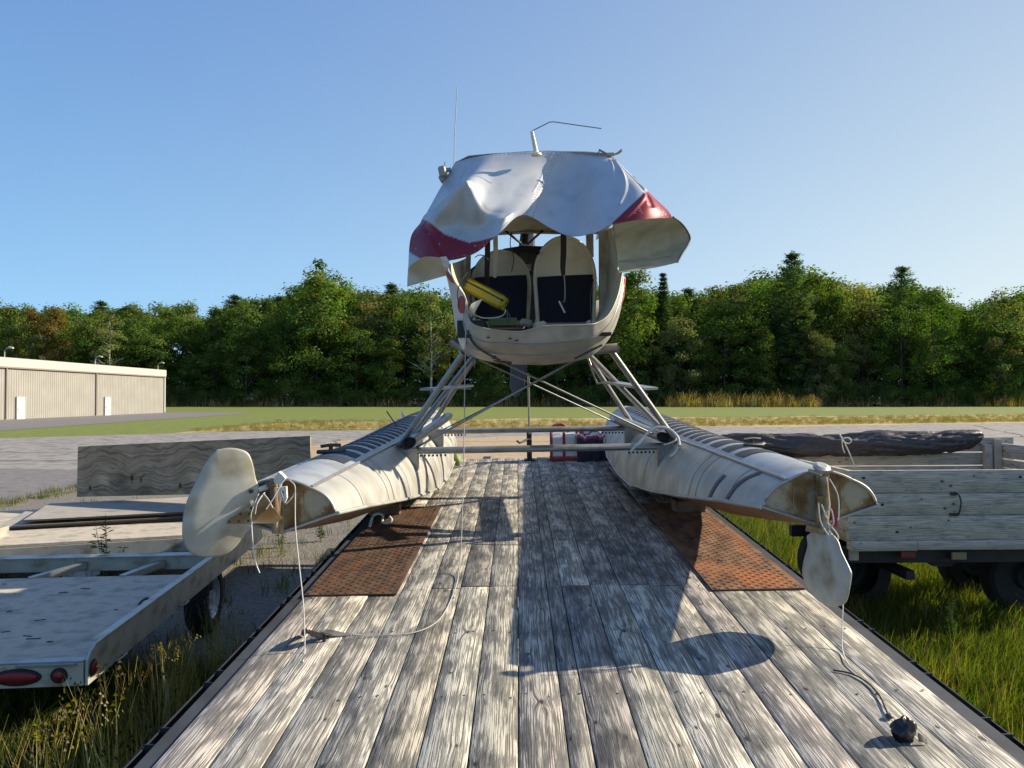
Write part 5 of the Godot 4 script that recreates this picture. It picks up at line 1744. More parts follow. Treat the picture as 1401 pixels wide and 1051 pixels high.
	obj("whip_antenna", b, M.wire, t, -at)
	b = MB.new()
	b.box(Vector3(-0.462, 2.319, -5.000), Vector3(0.05, 0.07, 0.09), Basis(Vector3.BACK, 0.2), 0.01)
	b.box(Vector3(-0.467, 2.277, -5.000), Vector3(0.035, 0.05, 0.06), Basis(Vector3.BACK, 0.5), 0.01)
	b.tube([Vector3(-0.447, 2.347, -5.000), Vector3(-0.447, 2.385, -5.000)], 0.005, 5)
	b.tube([Vector3(-0.452, 2.333, -5.000), Vector3(-0.410, 2.337, -5.000)], 0.014, 6)
	obj("wing_root_stub", b, M.tub, t, -at)
	b = MB.new()
	b.tube([Vector3(0.534, 2.397, -4.920), Vector3(0.537, 2.425, -4.920), Vector3(0.594, 2.396, -4.920), Vector3(0.622, 2.391, -4.920), Vector3(0.652, 2.395, -4.900), Vector3(0.680, 2.417, -4.900)], 0.0075, 5)
	b.box(Vector3(0.608, 2.391, -4.920), Vector3(0.05, 0.02, 0.05))
	b.box(Vector3(0.666, 2.403, -4.900), Vector3(0.03, 0.012, 0.02), Basis(Vector3.BACK, 0.6))
	obj("wing_root_stub", b, M.tub, t, -at)
	# jacking tubes sticking out of the lower corners
	open_tube(t, "jacking_tube", Vector3(0.629, 1.169, -4.800), Vector3(0.493, 1.158, -4.850), 0.030, 1.0, Vector3.ZERO, at)
	open_tube(t, "jacking_tube", Vector3(-0.417, 1.232, -4.850), Vector3(-0.290, 1.147, -4.850), 0.026, 1.0, Vector3.ZERO, at)


# ---------- trailers on the left ----------
func build_left_trailers() -> void:
	var zb := Vector3(0.106, 0, 0.9944)
	var t := thing("tilt_trailer", "low aluminium tilt trailer with plywood bed and red tail lights, nearest on the left", "trailer", Transform3D(Basis(Vector3(0.9944, 0, -0.106), Vector3.UP, zb), Vector3(-1.962, 0, -3.58)))
	var b := MB.new()
	b.plate([Vector3(0, 0.469, 0.0), Vector3(0, 0.585, 0.0), Vector3(0, 0.615, -0.03), Vector3(0, 0.635, -0.09), Vector3(0, 0.635, -3.7), Vector3(0, 0.469, -3.7)], Vector3(-0.012, 0, 0))
	b.box(Vector3(-0.03, 0.632, -1.9), Vector3(0.035, 0.006, 3.5))
	b.box(Vector3(-0.03, 0.472, -1.85), Vector3(0.05, 0.006, 3.69))
	b.tube([Vector3(0.0, 0.635, -0.09), Vector3(0.0, 0.635, -3.7)], 0.006, 6)
	obj("side_rail", b, M.alu, t)
	b = MB.new()
	b.plate([Vector3(-2.25, 0.469, 0.0), Vector3(-2.25, 0.585, 0.0), Vector3(-2.25, 0.635, -0.09), Vector3(-2.25, 0.635, -3.7), Vector3(-2.25, 0.469, -3.7)], Vector3(0.012, 0, 0))
	obj("side_rail", b, M.alu, t)
	b = MB.new()
	b.box(Vector3(-1.13, 0.52, -0.008), Vector3(2.22, 0.105, 0.02))
	obj("rear_beam", b, M.alu, t)
	b = MB.new()
	b.box(Vector3(-1.13, 0.577, -0.03), Vector3(2.215, 0.010, 0.06))
	b.box(Vector3(-0.18, 0.570, 0.008), Vector3(0.26, 0.012, 0.02))
	obj("rear_ledge", b, M.strut, t)
	b = MB.new()
	b.box(Vector3(-1.13, 0.550, -0.96), Vector3(2.19, 0.018, 1.80))
	obj("plywood_bed", b, M.ply_deck, t)
	b = MB.new()
	for i in 26:
		b.box(Vector3(rng.randf_range(-2.1, -0.1), 0.5605, rng.randf_range(-1.7, -0.15)), Vector3(rng.randf_range(0.02, 0.07), 0.003, rng.randf_range(0.008, 0.018)), Basis(Vector3.UP, rng.randf_range(-0.4, 0.4)))
	obj("dark_gouge", b, M.ply_edge, t).set_meta("kind", "stuff")
	b = MB.new()
	b.box(Vector3(-1.13, 0.577, -2.24), Vector3(2.22, 0.11, 0.06))
	b.box(Vector3(-1.13, 0.632, -2.22), Vector3(2.22, 0.006, 0.12))
	obj("cross_beam", b, M.alu, t)
	for q in [[-0.55, -0.40], [-1.15, -0.95], [-1.75, -1.6]]:
		b = MB.new()
		b.beam(Vector3(q[0], 0.545, -1.84), Vector3(q[1], 0.57, -2.2), 0.05, 0.05)
		obj("frame_tube", b, M.alu, t)
	b = MB.new()
	b.box(Vector3(-1.13, 0.36, -2.35), Vector3(2.1, 0.06, 0.06))
	b.beam(Vector3(-0.2, 0.45, -3.6), Vector3(-1.13, 0.45, -5.0), 0.06, 0.08)
	b.beam(Vector3(-2.05, 0.45, -3.6), Vector3(-1.13, 0.45, -5.0), 0.06, 0.08)
	b.box(Vector3(-1.13, 0.5, -3.66), Vector3(2.2, 0.09, 0.06))
	obj("axle_frame", b, M.rail_dark, t)
	for x in [-0.15, -2.1]:
		wheel(t, Vector3(x, 0.265, -2.38), Vector3(1 if x > -1 else -1, 0, 0), 0.265, 0.16)
	for q in [[Vector3(-0.305, 0.518, 0.006), 0.105, 0.040, "oval_tail_light"], [Vector3(-0.125, 0.520, 0.006), 0.038, 0.036, "round_tail_light"]]:
		var l := node(q[3], t, q[0])
		b = MB.new()
		b.ball(Vector3.ZERO, Vector3(q[1], q[2], 0.012), 10)
		obj("bezel", b, M.rubber, l)
		b = MB.new()
		b.ball(Vector3(0, 0, 0.006), Vector3(q[1] - 0.014, q[2] - 0.012, 0.012), 10)
		obj("red_lens", b, M.lens, l)
	var l := node("side_marker_light", t, Vector3(0.006, 0.535, -0.045))
	b = MB.new()
	b.ball(Vector3.ZERO, Vector3(0.010, 0.040, 0.036), 10)
	obj("bezel", b, M.rubber, l)
	b = MB.new()
	b.ball(Vector3(0.005, 0, 0), Vector3(0.010, 0.032, 0.028), 10)
	obj("red_lens", b, M.lens, l)
	for z in [-0.34, -1.35, -2.6]:
		b = MB.new()
		b.tube(curve([Vector3(0.0, 0.480, z - 0.05), Vector3(0.03, 0.49, z - 0.04), Vector3(0.035, 0.495, z), Vector3(0.03, 0.49, z + 0.04), Vector3(0.0, 0.480, z + 0.05)], 3), 0.006, 6)
		obj("tie_ring", b, M.strut, t)
	b = MB.new()
	b.tube(curve([Vector3(-0.07, 0.56, -0.86), Vector3(-0.09, 0.61, -0.88), Vector3(-0.07, 0.63, -0.93), Vector3(-0.05, 0.60, -0.97), Vector3(-0.06, 0.56, -0.97)], 3), 0.008, 6)
	obj("tie_ring", b, M.dark_wire, t)

	# second trailer, plywood sheets lying on it and one standing
	var at2 := Transform3D(Basis(Vector3(0.938, 0, -0.347), Vector3.UP, Vector3(0.347, 0, 0.938)), Vector3(-2.93, 0, -7.07))
	t = thing("flat_trailer", "grey flat trailer with plywood deck behind the tilt trailer, under plywood sheets", "trailer", at2)
	b = MB.new()
	b.box(Vector3(-2.0, 0.538, -1.12), Vector3(4.7, 0.024, 2.3))
	obj("plywood_deck", b, M.ply_deck, t)
	for z in [0.02, -2.25]:
		b = MB.new()
		b.box(Vector3(-2.0, 0.465, z), Vector3(4.7, 0.115, 0.05))
		obj("side_beam", b, M.alu, t)
	b = MB.new()
	b.box(Vector3(0.33, 0.465, -1.1), Vector3(0.05, 0.115, 2.2))
	b.box(Vector3(-4.33, 0.465, -1.1), Vector3(0.05, 0.115, 2.2))
	b.box(Vector3(-2.0, 0.36, -1.1), Vector3(0.08, 0.1, 2.3))
	obj("end_beam", b, M.alu, t)
	for x in [-0.9, -3.2]:
		for z in [-0.1, -2.1]:
			wheel(t, Vector3(x, 0.24, z), Vector3(0, 0, 1 if z > -1 else -1), 0.24, 0.16)
	var stack_names := ["lowest plywood sheet of the pile on the grey flat trailer", "second plywood sheet from the bottom of the pile on the flat trailer", "third plywood sheet of the pile, sticking out to the left", "top plywood sheet of the pile on the flat trailer, partly shaded"]
	for i in 4:
		var x0: float = [-1.74, -1.60, -1.25, -1.52][i]
		b = MB.new()
		b.box(Vector3.ZERO, Vector3(2.44, 0.016, 1.22))
		var sh := thing("plywood_sheet", stack_names[i], "plywood", at2 * Transform3D(Basis(Vector3.UP, [0.0, 0.02, -0.015, 0.012][i]) * Basis(Vector3.BACK, [0.0, 0.003, -0.006, 0.004][i]), Vector3(x0 + 1.22, 0.567 + i * 0.024, -1.42 + [0.0, 0.02, -0.03, 0.01][i])), "plywood sheets piled on the flat trailer")
		obj("sheet_face", b, M.ply_sheet, sh)
		b = MB.new()
		b.box(Vector3(0, 0, 0.612), Vector3(2.43, 0.0165, 0.006))
		obj("dark_edge", b, M.ply_edge, sh)
	b = MB.new()
	b.box(Vector3.ZERO, Vector3(0.08, 0.045, 0.05))
	tag(obj("wood_block", b, M.pale_board), "pale wooden block under the left end of the plywood pile", "block")
	get_node("wood_block").transform = at2 * Transform3D(Basis.IDENTITY, Vector3(-1.74, 0.575, -0.79))
	var p0 := Vector3(-5.026, 0.652, -8.900)
	var p1 := Vector3(-2.090, 0.821, -8.000)
	var pt := Vector3(-5.060, 1.227, -8.950)
	var zz := (p1 - p0)
	var len := zz.length()
	zz = zz.normalized()
	var up := (pt - p0)
	up = (up - zz * up.dot(zz)).normalized()
	var r := RandomNumberGenerator.new()
	r.seed = 3
	b = plank_mesh(0.58, len, 0.018, r, Color(1, 1, 1), 0.002, 1.25)
	var pnl := obj("weathered_plywood", b, M.ply_panel)
	pnl.transform = Transform3D(Basis(up, up.cross(zz) * -1.0 if up.cross(zz).z < 0 else zz.cross(up) * -1.0, zz), (p0 + p1) / 2 + up * 0.29)
	tag(pnl, "long weathered plywood panel standing on edge behind the raised rudder", "plywood")


# ---------- wooden trailer on the right ----------
func board(called: String, t: Node3D, x: Vector3, y: Vector3, z: Vector3, c: Vector3, w: float, l: float, th: float, m: Material, r: RandomNumberGenerator, tint := 1.0) -> void:
	var o := obj(called, plank_mesh(w, l, th, r, Color(tint, tint, tint), 0.0012, 1.7), m, t)
	o.transform = Transform3D(Basis(x, y, z), c)

func build_right_trailer() -> void:
	var at := Vector3(3.5, 0, -6.5)
	var t := thing("wooden_trailer", "grey wooden box trailer with board sides, right of the flatbed", "trailer", Transform3D(Basis(Vector3.BACK, 0.006), at))
	var r := RandomNumberGenerator.new()
	r.seed = 21
	var U := Vector3.UP
	var X := Vector3.RIGHT
	var B := Vector3.BACK
	for q in [[0.805, 0.186], [0.985, 0.166], [1.158, 0.172]]:
		board("side_board", t, U, B, X, Vector3(0.08, q[0], 0.6), q[1], 2.0, 0.036, M.grey_board, r, r.randf_range(0.9, 1.05))
	for q in [[0.805, 0.186], [0.985, 0.166], [1.158, 0.172]]:
		board("end_board", t, U, -X, B, Vector3(-0.91, q[0], -0.06), q[1], 1.24, 0.036, M.grey_board, r, r.randf_range(0.85, 1.0))
	for q in [[0.84, 0.18], [1.055, 0.20], [1.222, 0.112], [1.355, 0.13]]:
		board("far_side_board", t, U, B, X, Vector3(0.1, q[0], -0.70), q[1], 2.2, 0.03, M.grey_board, r, r.randf_range(0.75, 0.9))
	for q in [[0.84, 0.18], [1.04, 0.20], [1.185, 0.072], [1.30, 0.13]]:
		board("front_board", t, U, -X, B, Vector3(1.06, q[0], -0.02), q[1], 1.3, 0.03, M.grey_board, r, r.randf_range(0.95, 1.1))
	for p in [Vector3(0.93, 1.03, -0.66), Vector3(1.02, 1.08, -0.66), Vector3(-0.85, 1.0, -0.655), Vector3(-0.86, 0.88, 0.535), Vector3(0.98, 0.88, 0.535)]:
		var b := MB.new()
		b.box(p, Vector3(0.07, 0.66, 0.045))
		obj("corner_post", b, M.ply_deck, t)
	board("sill_board", t, U, B, X, Vector3(-0.66, 0.672, 0.63), 0.075, 0.50, 0.09, M.grey_board, r, 0.8)
	board("sill_board", t, U, B, X, Vector3(0.34, 0.675, 0.62), 0.070, 1.48, 0.09, M.grey_board, r, 0.85)
	var b := MB.new()
	b.box(Vector3(0.05, 0.69, -0.05), Vector3(1.85, 0.03, 1.2))
	obj("bed_floor", b, M.ply_deck, t)
	b = MB.new()
	b.box(Vector3(0.35, 0.585, 0.50), Vector3(2.6, 0.12, 0.07))
	b.box(Vector3(0.35, 0.59, -0.55), Vector3(2.6, 0.10, 0.07))
	b.box(Vector3(-0.4, 0.42, -0.05), Vector3(0.07, 0.07, 1.1))
	b.box(Vector3(0.75, 0.42, -0.05), Vector3(0.07, 0.07, 1.1))
	b.plate([Vector3(-0.3, 0.55, 0.46), Vector3(0.02, 0.55, 0.46), Vector3(-0.06, 0.48, 0.46), Vector3(-0.2, 0.48, 0.46)], Vector3(0, 0, -0.04))
	obj("chassis", b, M.rail_dark, t)
	b = MB.new()
	b.box(Vector3(-0.48, 0.605, 0.62), Vector3(0.11, 0.045, 0.02))
	obj("red_reflector", b, mat(lin(0.16, 0.016, 0.01), 0.4), t)
	b = MB.new()
	b.box(Vector3(-0.08, 0.59, 0.60), Vector3(0.11, 0.055, 0.02))
	obj("amber_marker", b, mat(lin(0.22, 0.17, 0.09), 0.5), t)
	b = MB.new()
	b.tube(curve([Vector3(-0.105, 1.068, 0.612), Vector3(-0.098, 1.06, 0.645), Vector3(-0.085, 1.0, 0.65), Vector3(-0.10, 0.92, 0.645), Vector3(-0.105, 0.905, 0.612)], 3), 0.007, 6)
	b.box(Vector3(-0.115, 1.065, 0.606), Vector3(0.05, 0.028, 0.008))
	b.box(Vector3(-0.115, 0.907, 0.606), Vector3(0.07, 0.024, 0.008))
	obj("latch", b, M.dark_wire, t)
	b = MB.new()
	for p in [[-0.66, 0.985], [-0.55, 0.775], [0.45, 0.99], [0.40, 1.19], [-0.8, 1.19]]:
		b.ball(Vector3(p[0], p[1], 0.603), Vector3(0.014, 0.010, 0.004), 5)
	obj("bolt_hole", b, M.panel_black, t)
	for q in [[-0.62, -0.1, 0.34], [0.72, 0.15, 0.34], [-0.55, -0.5, 0.34], [0.72, -0.5, 0.34]]:
		wheel(t, Vector3(q[0], 0.335, q[1]), Vector3(0, 0, 1 if q[1] > 0 else -1), q[2], 0.2, M.dark_rim)
	# rolled tarpaulin along the far side
	var n := FastNoiseLite.new()
	n.seed = 4
	n.frequency = 1.0
	n.fractal_octaves = 2
	var keys := [Vector3(1.856, 1.415, -7.120), Vector3(1.923, 1.415, -7.120), Vector3(2.058, 1.394, -7.120), Vector3(2.295, 1.367, -7.120), Vector3(2.700, 1.357, -7.120), Vector3(3.038, 1.361, -7.120), Vector3(3.377, 1.374, -7.120), Vector3(3.782, 1.378, -7.120), Vector3(4.053, 1.394, -7.120), Vector3(4.222, 1.421, -7.120), Vector3(4.324, 1.442, -7.120), Vector3(4.364, 1.442, -7.120)]
	var rad := [0.005, 0.03, 0.07, 0.10, 0.103, 0.098, 0.106, 0.102, 0.098, 0.086, 0.055, 0.01]
	var fine: Array = refine([keys, keys], 1, 12)[0]
	var rows := []
	for i in fine.size():
		var f := float(i) / 12.0
		var rr: float = lerpf(rad[int(f)], rad[mini(int(f) + 1, 11)], fmod(f, 1.0))
		var row := []
		for k in 61:
			var a := TAU * (k % 60) / 60.0
			var p: Vector3 = fine[i]
			var fold := n.get_noise_3d(p.x * 1.6 + cos(a) * 0.8, sin(a) * 1.1, cos(a) * 1.1) * 0.22 - 0.30 * pow(1.0 - absf(n.get_noise_3d(p.x * 1.9 + sin(a) * 1.6, cos(a) * 1.3 + 30.0, 3.0)), 7.0) + 0.14 * absf(n.get_noise_3d(p.x * 5.0 + cos(a) * 2.0, sin(a) * 2.0, 50.0))
			var rad2 := rr * (1.0 + fold)
			row.append(p + Vector3(0, sin(a) * rad2 * 1.02, cos(a) * rad2 * 0.75))
		rows.append(row)
	b = MB.new()
	b.grid(rows)
	var tp := obj("rolled_tarp", b, M.tarp)
	tag(tp, "rolled black tarpaulin lying along the far side of the wooden trailer", "tarp")
	b = MB.new()
	b.tube(curve([Vector3(2.981, 1.468, -7.000), Vector3(2.986, 1.442, -6.980), Vector3(3.019, 1.383, -6.980), Vector3(3.069, 1.283, -6.990), Vector3(3.125, 1.162, -7.000)], 4), 0.006, 6)
	b.tube(curve([Vector3(2.988, 1.423, -6.970), Vector3(3.037, 1.437, -6.960), Vector3(3.070, 1.410, -6.960), Vector3(3.043, 1.384, -6.960), Vector3(3.008, 1.396, -6.970)], 4), 0.006, 6)
	b.tube(curve([Vector3(2.988, 1.429, -6.970), Vector3(2.994, 1.350, -6.970), Vector3(3.018, 1.297, -6.980)], 4), 0.005, 6)
	tag(obj("tie_cord", b, M.rope_white), "white cord knotted round the rolled black tarpaulin", "rope")
	b = MB.new()
	b.sheet(refine([[Vector3(1.805, 1.441, -7.000), Vector3(1.858, 1.468, -7.000), Vector3(1.924, 1.448, -7.000)], [Vector3(1.814, 1.404, -6.960), Vector3(1.871, 1.417, -6.950), Vector3(1.929, 1.403, -6.970)], [Vector3(1.844, 1.381, -7.000), Vector3(1.897, 1.375, -7.000), Vector3(1.951, 1.381, -7.000)]], 3, 3), 0.003)
	tag(obj("tarp_end", b, M.tub), "frayed pale end of fabric at the left tip of the tarpaulin", "fabric")


# ---------- loose things ----------
func deck_thing(called: String, b: MB, m: Material, label: String, category: String, base: Vector3, group := "") -> MeshInstance3D:
	var o := obj(called, b, m)
	o.transform = DECK
	return tag(o, label, category, group)

func build_small_things() -> void:
	# yellow case lying in the cabin
	var c := Vector3(-0.184, 1.502, -4.660)
	var ax := (Vector3(-0.065, 1.443, -4.600) - Vector3(-0.294, 1.572, -4.680)).normalized()
	var bs := Basis(ax, Vector3(-ax.y, ax.x, 0).normalized(), Vector3.BACK).orthonormalized()
	var t := thing("yellow_case", "yellow hard case with black seams tilted inside the torn cabin", "case", deck_at(c))
	var b := MB.new()
	b.box(Vector3.ZERO, Vector3(0.27, 0.085, 0.11), bs, 0.014)
	obj("case_body", b, M.yellow, t)
	b = MB.new()
	b.box(bs * Vector3(0, 0.012, 0.0), Vector3(0.272, 0.012, 0.113), bs, 0.003)
	b.box(bs * Vector3(0.0, 0.045, 0.0), Vector3(0.25, 0.006, 0.09), bs)
	obj("black_seam", b, M.black_plastic, t)
	b = MB.new()
	b.box(bs * Vector3(0.135, 0.0, 0.03), Vector3(0.02, 0.05, 0.03), bs, 0.006)
	b.box(bs * Vector3(0.138, -0.03, 0.0), Vector3(0.02, 0.02, 0.06), bs, 0.006)
	obj("end_latch", b, M.yellow, t)
	b = MB.new()
	b.box(Vector3(-0.084, 1.331, -4.620), Vector3(0.17, 0.05, 0.08), Basis.IDENTITY, 0.006)
	deck_thing("green_box", b, M.green, "flat green box on the cabin floor below the left seat", "box", Vector3.ZERO)
	b = MB.new()
	b.sheet(refine([[Vector3(-0.264, 1.435, -4.500), Vector3(-0.233, 1.450, -4.480), Vector3(-0.199, 1.464, -4.500)], [Vector3(-0.280, 1.396, -4.480), Vector3(-0.248, 1.405, -4.440), Vector3(-0.225, 1.416, -4.480)], [Vector3(-0.272, 1.357, -4.470), Vector3(-0.249, 1.368, -4.450), Vector3(-0.242, 1.386, -4.480)]], 4, 4), 0.004)
	deck_thing("pale_rag", b, M.vinyl, "pale crumpled rag at the left edge of the torn cabin opening", "rag", Vector3.ZERO)
	b = MB.new()
	b.tube(curve([Vector3(-0.253, 1.372, -4.440), Vector3(-0.198, 1.349, -4.420), Vector3(-0.127, 1.349, -4.440), Vector3(-0.077, 1.368, -4.500), Vector3(-0.065, 1.401, -4.550)], 5), 0.0042, 6)
	deck_thing("loose_cable", b, M.rope_grey, "pale cable looping below the yellow case in the cabin", "cable", Vector3.ZERO)
	b = MB.new()
	b.tube(curve([Vector3(-0.055, 1.393, -4.500), Vector3(-0.056, 1.345, -4.480), Vector3(-0.048, 1.319, -4.470), Vector3(-0.039, 1.345, -4.480), Vector3(-0.047, 1.380, -4.500)], 4), 0.004, 5)
	deck_thing("cord_loop", b, M.dark_wire, "black cord loop hanging from the end of the yellow case", "cord", Vector3.ZERO)
	# lines and ropes
	b = MB.new()
	b.tube(curve([Vector3(-0.291, 1.462, -4.400), Vector3(-0.293, 1.202, -4.360), Vector3(-0.300, 0.996, -4.350), Vector3(-0.307, 0.669, -4.300), Vector3(-0.313, 0.357, -4.200), Vector3(-0.314, 0.150, -4.050), Vector3(-0.320, 0.029, -3.950), Vector3(-0.317, 0.010, -3.707), Vector3(-0.335, 0.005, -3.365), Vector3(-0.372, 0.005, -3.180), Vector3(-0.456, 0.006, -3.078), Vector3(-0.601, 0.006, -3.058), Vector3(-0.679, 0.020, -3.039)], 6), 0.0027, 6)
	deck_thing("hanging_line", b, M.rope_grey, "long grey line hanging from the cabin's left corner and curling over the planks", "rope", Vector3.ZERO)
	b = MB.new()
	b.tube(curve([Vector3(-0.882, 0.601, -3.000), Vector3(-0.882, 0.470, -2.990), Vector3(-0.866, 0.330, -2.970), Vector3(-0.844, 0.167, -2.940), Vector3(-0.832, 0.010, -2.901), Vector3(-0.812, 0.004, -2.802)], 6), 0.0024, 6)
	deck_thing("float_line", b, M.rope_white, "thin white line hanging from the left float's stern to the planks", "rope", Vector3.ZERO)
	b = MB.new()
	b.tube(curve([Vector3(-1.044, 0.490, -2.960), Vector3(-1.037, 0.410, -2.950), Vector3(-1.024, 0.341, -2.940), Vector3(-1.007, 0.303, -2.930)], 6), 0.0025, 6)
	deck_thing("cut_line", b, M.rope_white, "short white line dangling below the raised left rudder", "rope", Vector3.ZERO)
	b = MB.new()
	b.tube(curve([Vector3(1.257, 0.137, -2.980), Vector3(1.208, 0.020, -2.877), Vector3(1.165, 0.006, -2.732), Vector3(1.162, 0.004, -2.647)], 6), 0.0021, 6)
	deck_thing("rudder_line", b, M.rope_white, "thin white line from the right rudder's tip down to the planks", "rope", Vector3.ZERO)
	b = MB.new()
	b.tube(curve([Vector3(1.089, 0.004, -2.668), Vector3(1.139, 0.004, -2.635), Vector3(1.160, 0.005, -2.560), Vector3(1.154, 0.006, -2.463), Vector3(1.133, 0.006, -2.380), Vector3(1.116, 0.006, -2.321)], 6), 0.0033, 6)
	b.ball(Vector3(1.114, 0.008, -2.312), Vector3(0.012, 0.008, 0.014), 5)
	deck_thing("dark_cord", b, M.dark_wire, "short dark cord curving over the planks towards the black bag", "cord", Vector3.ZERO)
	b = MB.new()
	b.tube(curve([Vector3(0.719, 0.502, -4.930), Vector3(0.760, 0.550, -4.920), Vector3(0.839, 0.627, -4.940), Vector3(0.897, 0.653, -4.950), Vector3(0.962, 0.646, -4.920), Vector3(1.009, 0.597, -4.880), Vector3(1.012, 0.545, -4.850), Vector3(0.986, 0.500, -4.840), Vector3(0.954, 0.477, -4.840)], 6), 0.009, 8)
	deck_thing("white_rope", b, M.rope_white, "white rope looped over the open tube on the right float", "rope", Vector3.ZERO)
	b = MB.new()
	b.tube(curve([Vector3(-0.975, 0.058, -5.000), Vector3(-0.965, 0.092, -5.000), Vector3(-0.931, 0.110, -5.000), Vector3(-0.897, 0.095, -5.000), Vector3(-0.894, 0.068, -4.950), Vector3(-0.858, 0.062, -4.930), Vector3(-0.829, 0.080, -4.930), Vector3(-0.846, 0.100, -4.950)], 5), 0.008, 6)
	b.tube(curve([Vector3(-0.975, 0.063, -5.000), Vector3(-0.975, 0.040, -4.950)], 4), 0.010, 6)
	deck_thing("knotted_rope", b, M.rope_white, "knotted white rope under the left float beside the deck edge", "rope", Vector3.ZERO)
	b = MB.new()
	b.tube([Vector3(0.100, 0.963, -7.200), Vector3(0.106, 0.752, -7.600), Vector3(0.114, 0.299, -8.300)], 0.012, 6)
	deck_thing("winch_strap", b, M.rope_grey, "taut grey strap from the nose down to the winch post", "strap", Vector3.ZERO)
	# blocks under the floats
	for q in [[Vector3(1.20, 0.05, -5.45), "brown wooden chock under the right float keel"], [Vector3(-0.97, 0.05, -5.5), "dark wooden chock under the left float keel"]]:
		b = MB.new()
		b.box(Vector3.ZERO, Vector3(0.22, 0.085, 0.12), Basis(Vector3.UP, 0.05), 0.006)
		var ch := obj("wooden_chock", b, M.hull_bottom)
		ch.transform = DECK * Transform3D(Basis.IDENTITY, q[0])
		tag(ch, q[1], "chock")
	b = MB.new()
	b.sheet(refine([[Vector3(-0.650, 0.193, -7.400), Vector3(-0.604, 0.213, -7.350), Vector3(-0.562, 0.184, -7.350)], [Vector3(-0.636, 0.157, -7.300), Vector3(-0.583, 0.170, -7.250), Vector3(-0.552, 0.149, -7.300)], [Vector3(-0.627, 0.101, -7.350), Vector3(-0.588, 0.093, -7.300), Vector3(-0.567, 0.100, -7.300)]], 4, 4), 0.02)
	deck_thing("green_cloth", b, mat(lin(0.20, 0.27, 0.08), 0.8), "small green cloth wedged at the left float's inner side", "cloth", Vector3.ZERO)
	# bent black bracket with a pale strip
	var bb := Vector3(-0.831, 0.000, -3.150)
	t = thing("bent_bracket", "bent black metal strip with a pale tail on the left planks", "scrap metal", deck_at(bb))
	b = MB.new()
	b.sheet(refine([[Vector3(-0.902, 0.005, -3.089), Vector3(-0.873, 0.050, -3.012), Vector3(-0.840, 0.075, -2.949), Vector3(-0.833, 0.060, -2.983), Vector3(-0.813, 0.025, -3.047), Vector3(-0.783, 0.012, -3.057)], [Vector3(-0.878, 0.004, -3.058), Vector3(-0.861, 0.030, -3.018), Vector3(-0.826, 0.055, -2.948), Vector3(-0.810, 0.045, -2.959), Vector3(-0.793, 0.015, -3.025), Vector3(-0.773, 0.006, -3.040)]], 3, 4), 0.005)
	b.beam(Vector3(-0.781, 0.030, -3.015) , Vector3(-0.786, 0.003, -3.009), 0.012, 0.010)
	obj("black_strip", b, M.black_plastic, t, -bb)
	b = MB.new()
	b.sheet(refine([[Vector3(-0.806, 0.012, -3.124), Vector3(-0.771, 0.020, -3.092), Vector3(-0.731, 0.012, -3.088), Vector3(-0.694, 0.004, -3.092)], [Vector3(-0.804, 0.020, -3.068), Vector3(-0.769, 0.018, -3.048), Vector3(-0.733, 0.008, -3.058), Vector3(-0.694, 0.003, -3.078)]], 4, 4), 0.004)
	obj("pale_tail", b, M.strut, t, -bb)
	# black plastic bag
	var n := FastNoiseLite.new()
	n.seed = 12
	n.frequency = 1.0
	n.fractal_octaves = 2
	var bc := Vector3(1.095, 0.000, -2.185)
	var rows := []
	for i in 25:
		var row := []
		for j in 41:
			var a := PI * i / 24.0
			var ph := TAU * (j % 40) / 40.0
			var d := Vector3(sin(a) * cos(ph), cos(a), sin(a) * sin(ph))
			var k := 1.0 + 0.34 * n.get_noise_3dv(d * 0.9) - 0.22 * absf(n.get_noise_3dv(d * 1.3 + Vector3.ONE * 9))
			var p := d * k * Vector3(0.047, 0.043, 0.036)
			p = p * 0.85
			p.y = maxf(p.y + 0.030, 0.001)
			row.append(Basis(Vector3.UP, 0.5) * p)
		rows.append(row)
	b = MB.new()
	b.grid(rows)
	b.sheet(refine([[Vector3(0.03, 0.03, 0.02), Vector3(0.045, 0.02, 0.02), Vector3(0.052, 0.012, 0.025)], [Vector3(0.025, 0.012, 0.035), Vector3(0.04, 0.008, 0.035), Vector3(0.05, 0.003, 0.034)]], 3, 3), 0.002)
	var bag := obj("black_bag", b, M.black_plastic)
	bag.transform = deck_at(bc)
	tag(bag, "small crumpled black plastic bag on the right foreground planks", "bag")
	# white bag with red straps, striped towel bundle
	var wb := Vector3(0.485, 0.041, -8.350)
	t = thing("white_bag", "white canvas bag with red straps at the far end of the planks", "bag", deck_at(Vector3(wb.x, 0.0, wb.z)))
	b = MB.new()
	b.box(Vector3(0, 0.155, 0), Vector3(0.29, 0.26, 0.22), Basis.IDENTITY, 0.03)
	obj("bag_body", b, M.white_paint, t)
	b = MB.new()
	b.box(Vector3(0, 0.02, 0), Vector3(0.30, 0.035, 0.23), Basis.IDENTITY, 0.006)
	b.box(Vector3(0.0, 0.17, 0.112), Vector3(0.03, 0.28, 0.006))
	b.box(Vector3(-0.14, 0.17, 0.09), Vector3(0.02, 0.28, 0.05))
	obj("red_strap", b, M.red_paint, t)
	b = MB.new()
	b.tube(curve([Vector3(-0.13, 0.30, 0.0), Vector3(-0.11, 0.36, 0.02), Vector3(-0.02, 0.385, 0.0), Vector3(0.04, 0.34, 0.0), Vector3(0.06, 0.30, 0.0)], 4), 0.02, 6, -1.0, 0.5)
	b.box(Vector3(-0.04, 0.34, 0.0), Vector3(0.15, 0.03, 0.1), Basis(Vector3.BACK, -0.2), 0.01)
	obj("red_handle", b, mat(lin(0.35, 0.08, 0.05), 0.6), t)
	var tb := Vector3(0.790, 0.058, -8.300)
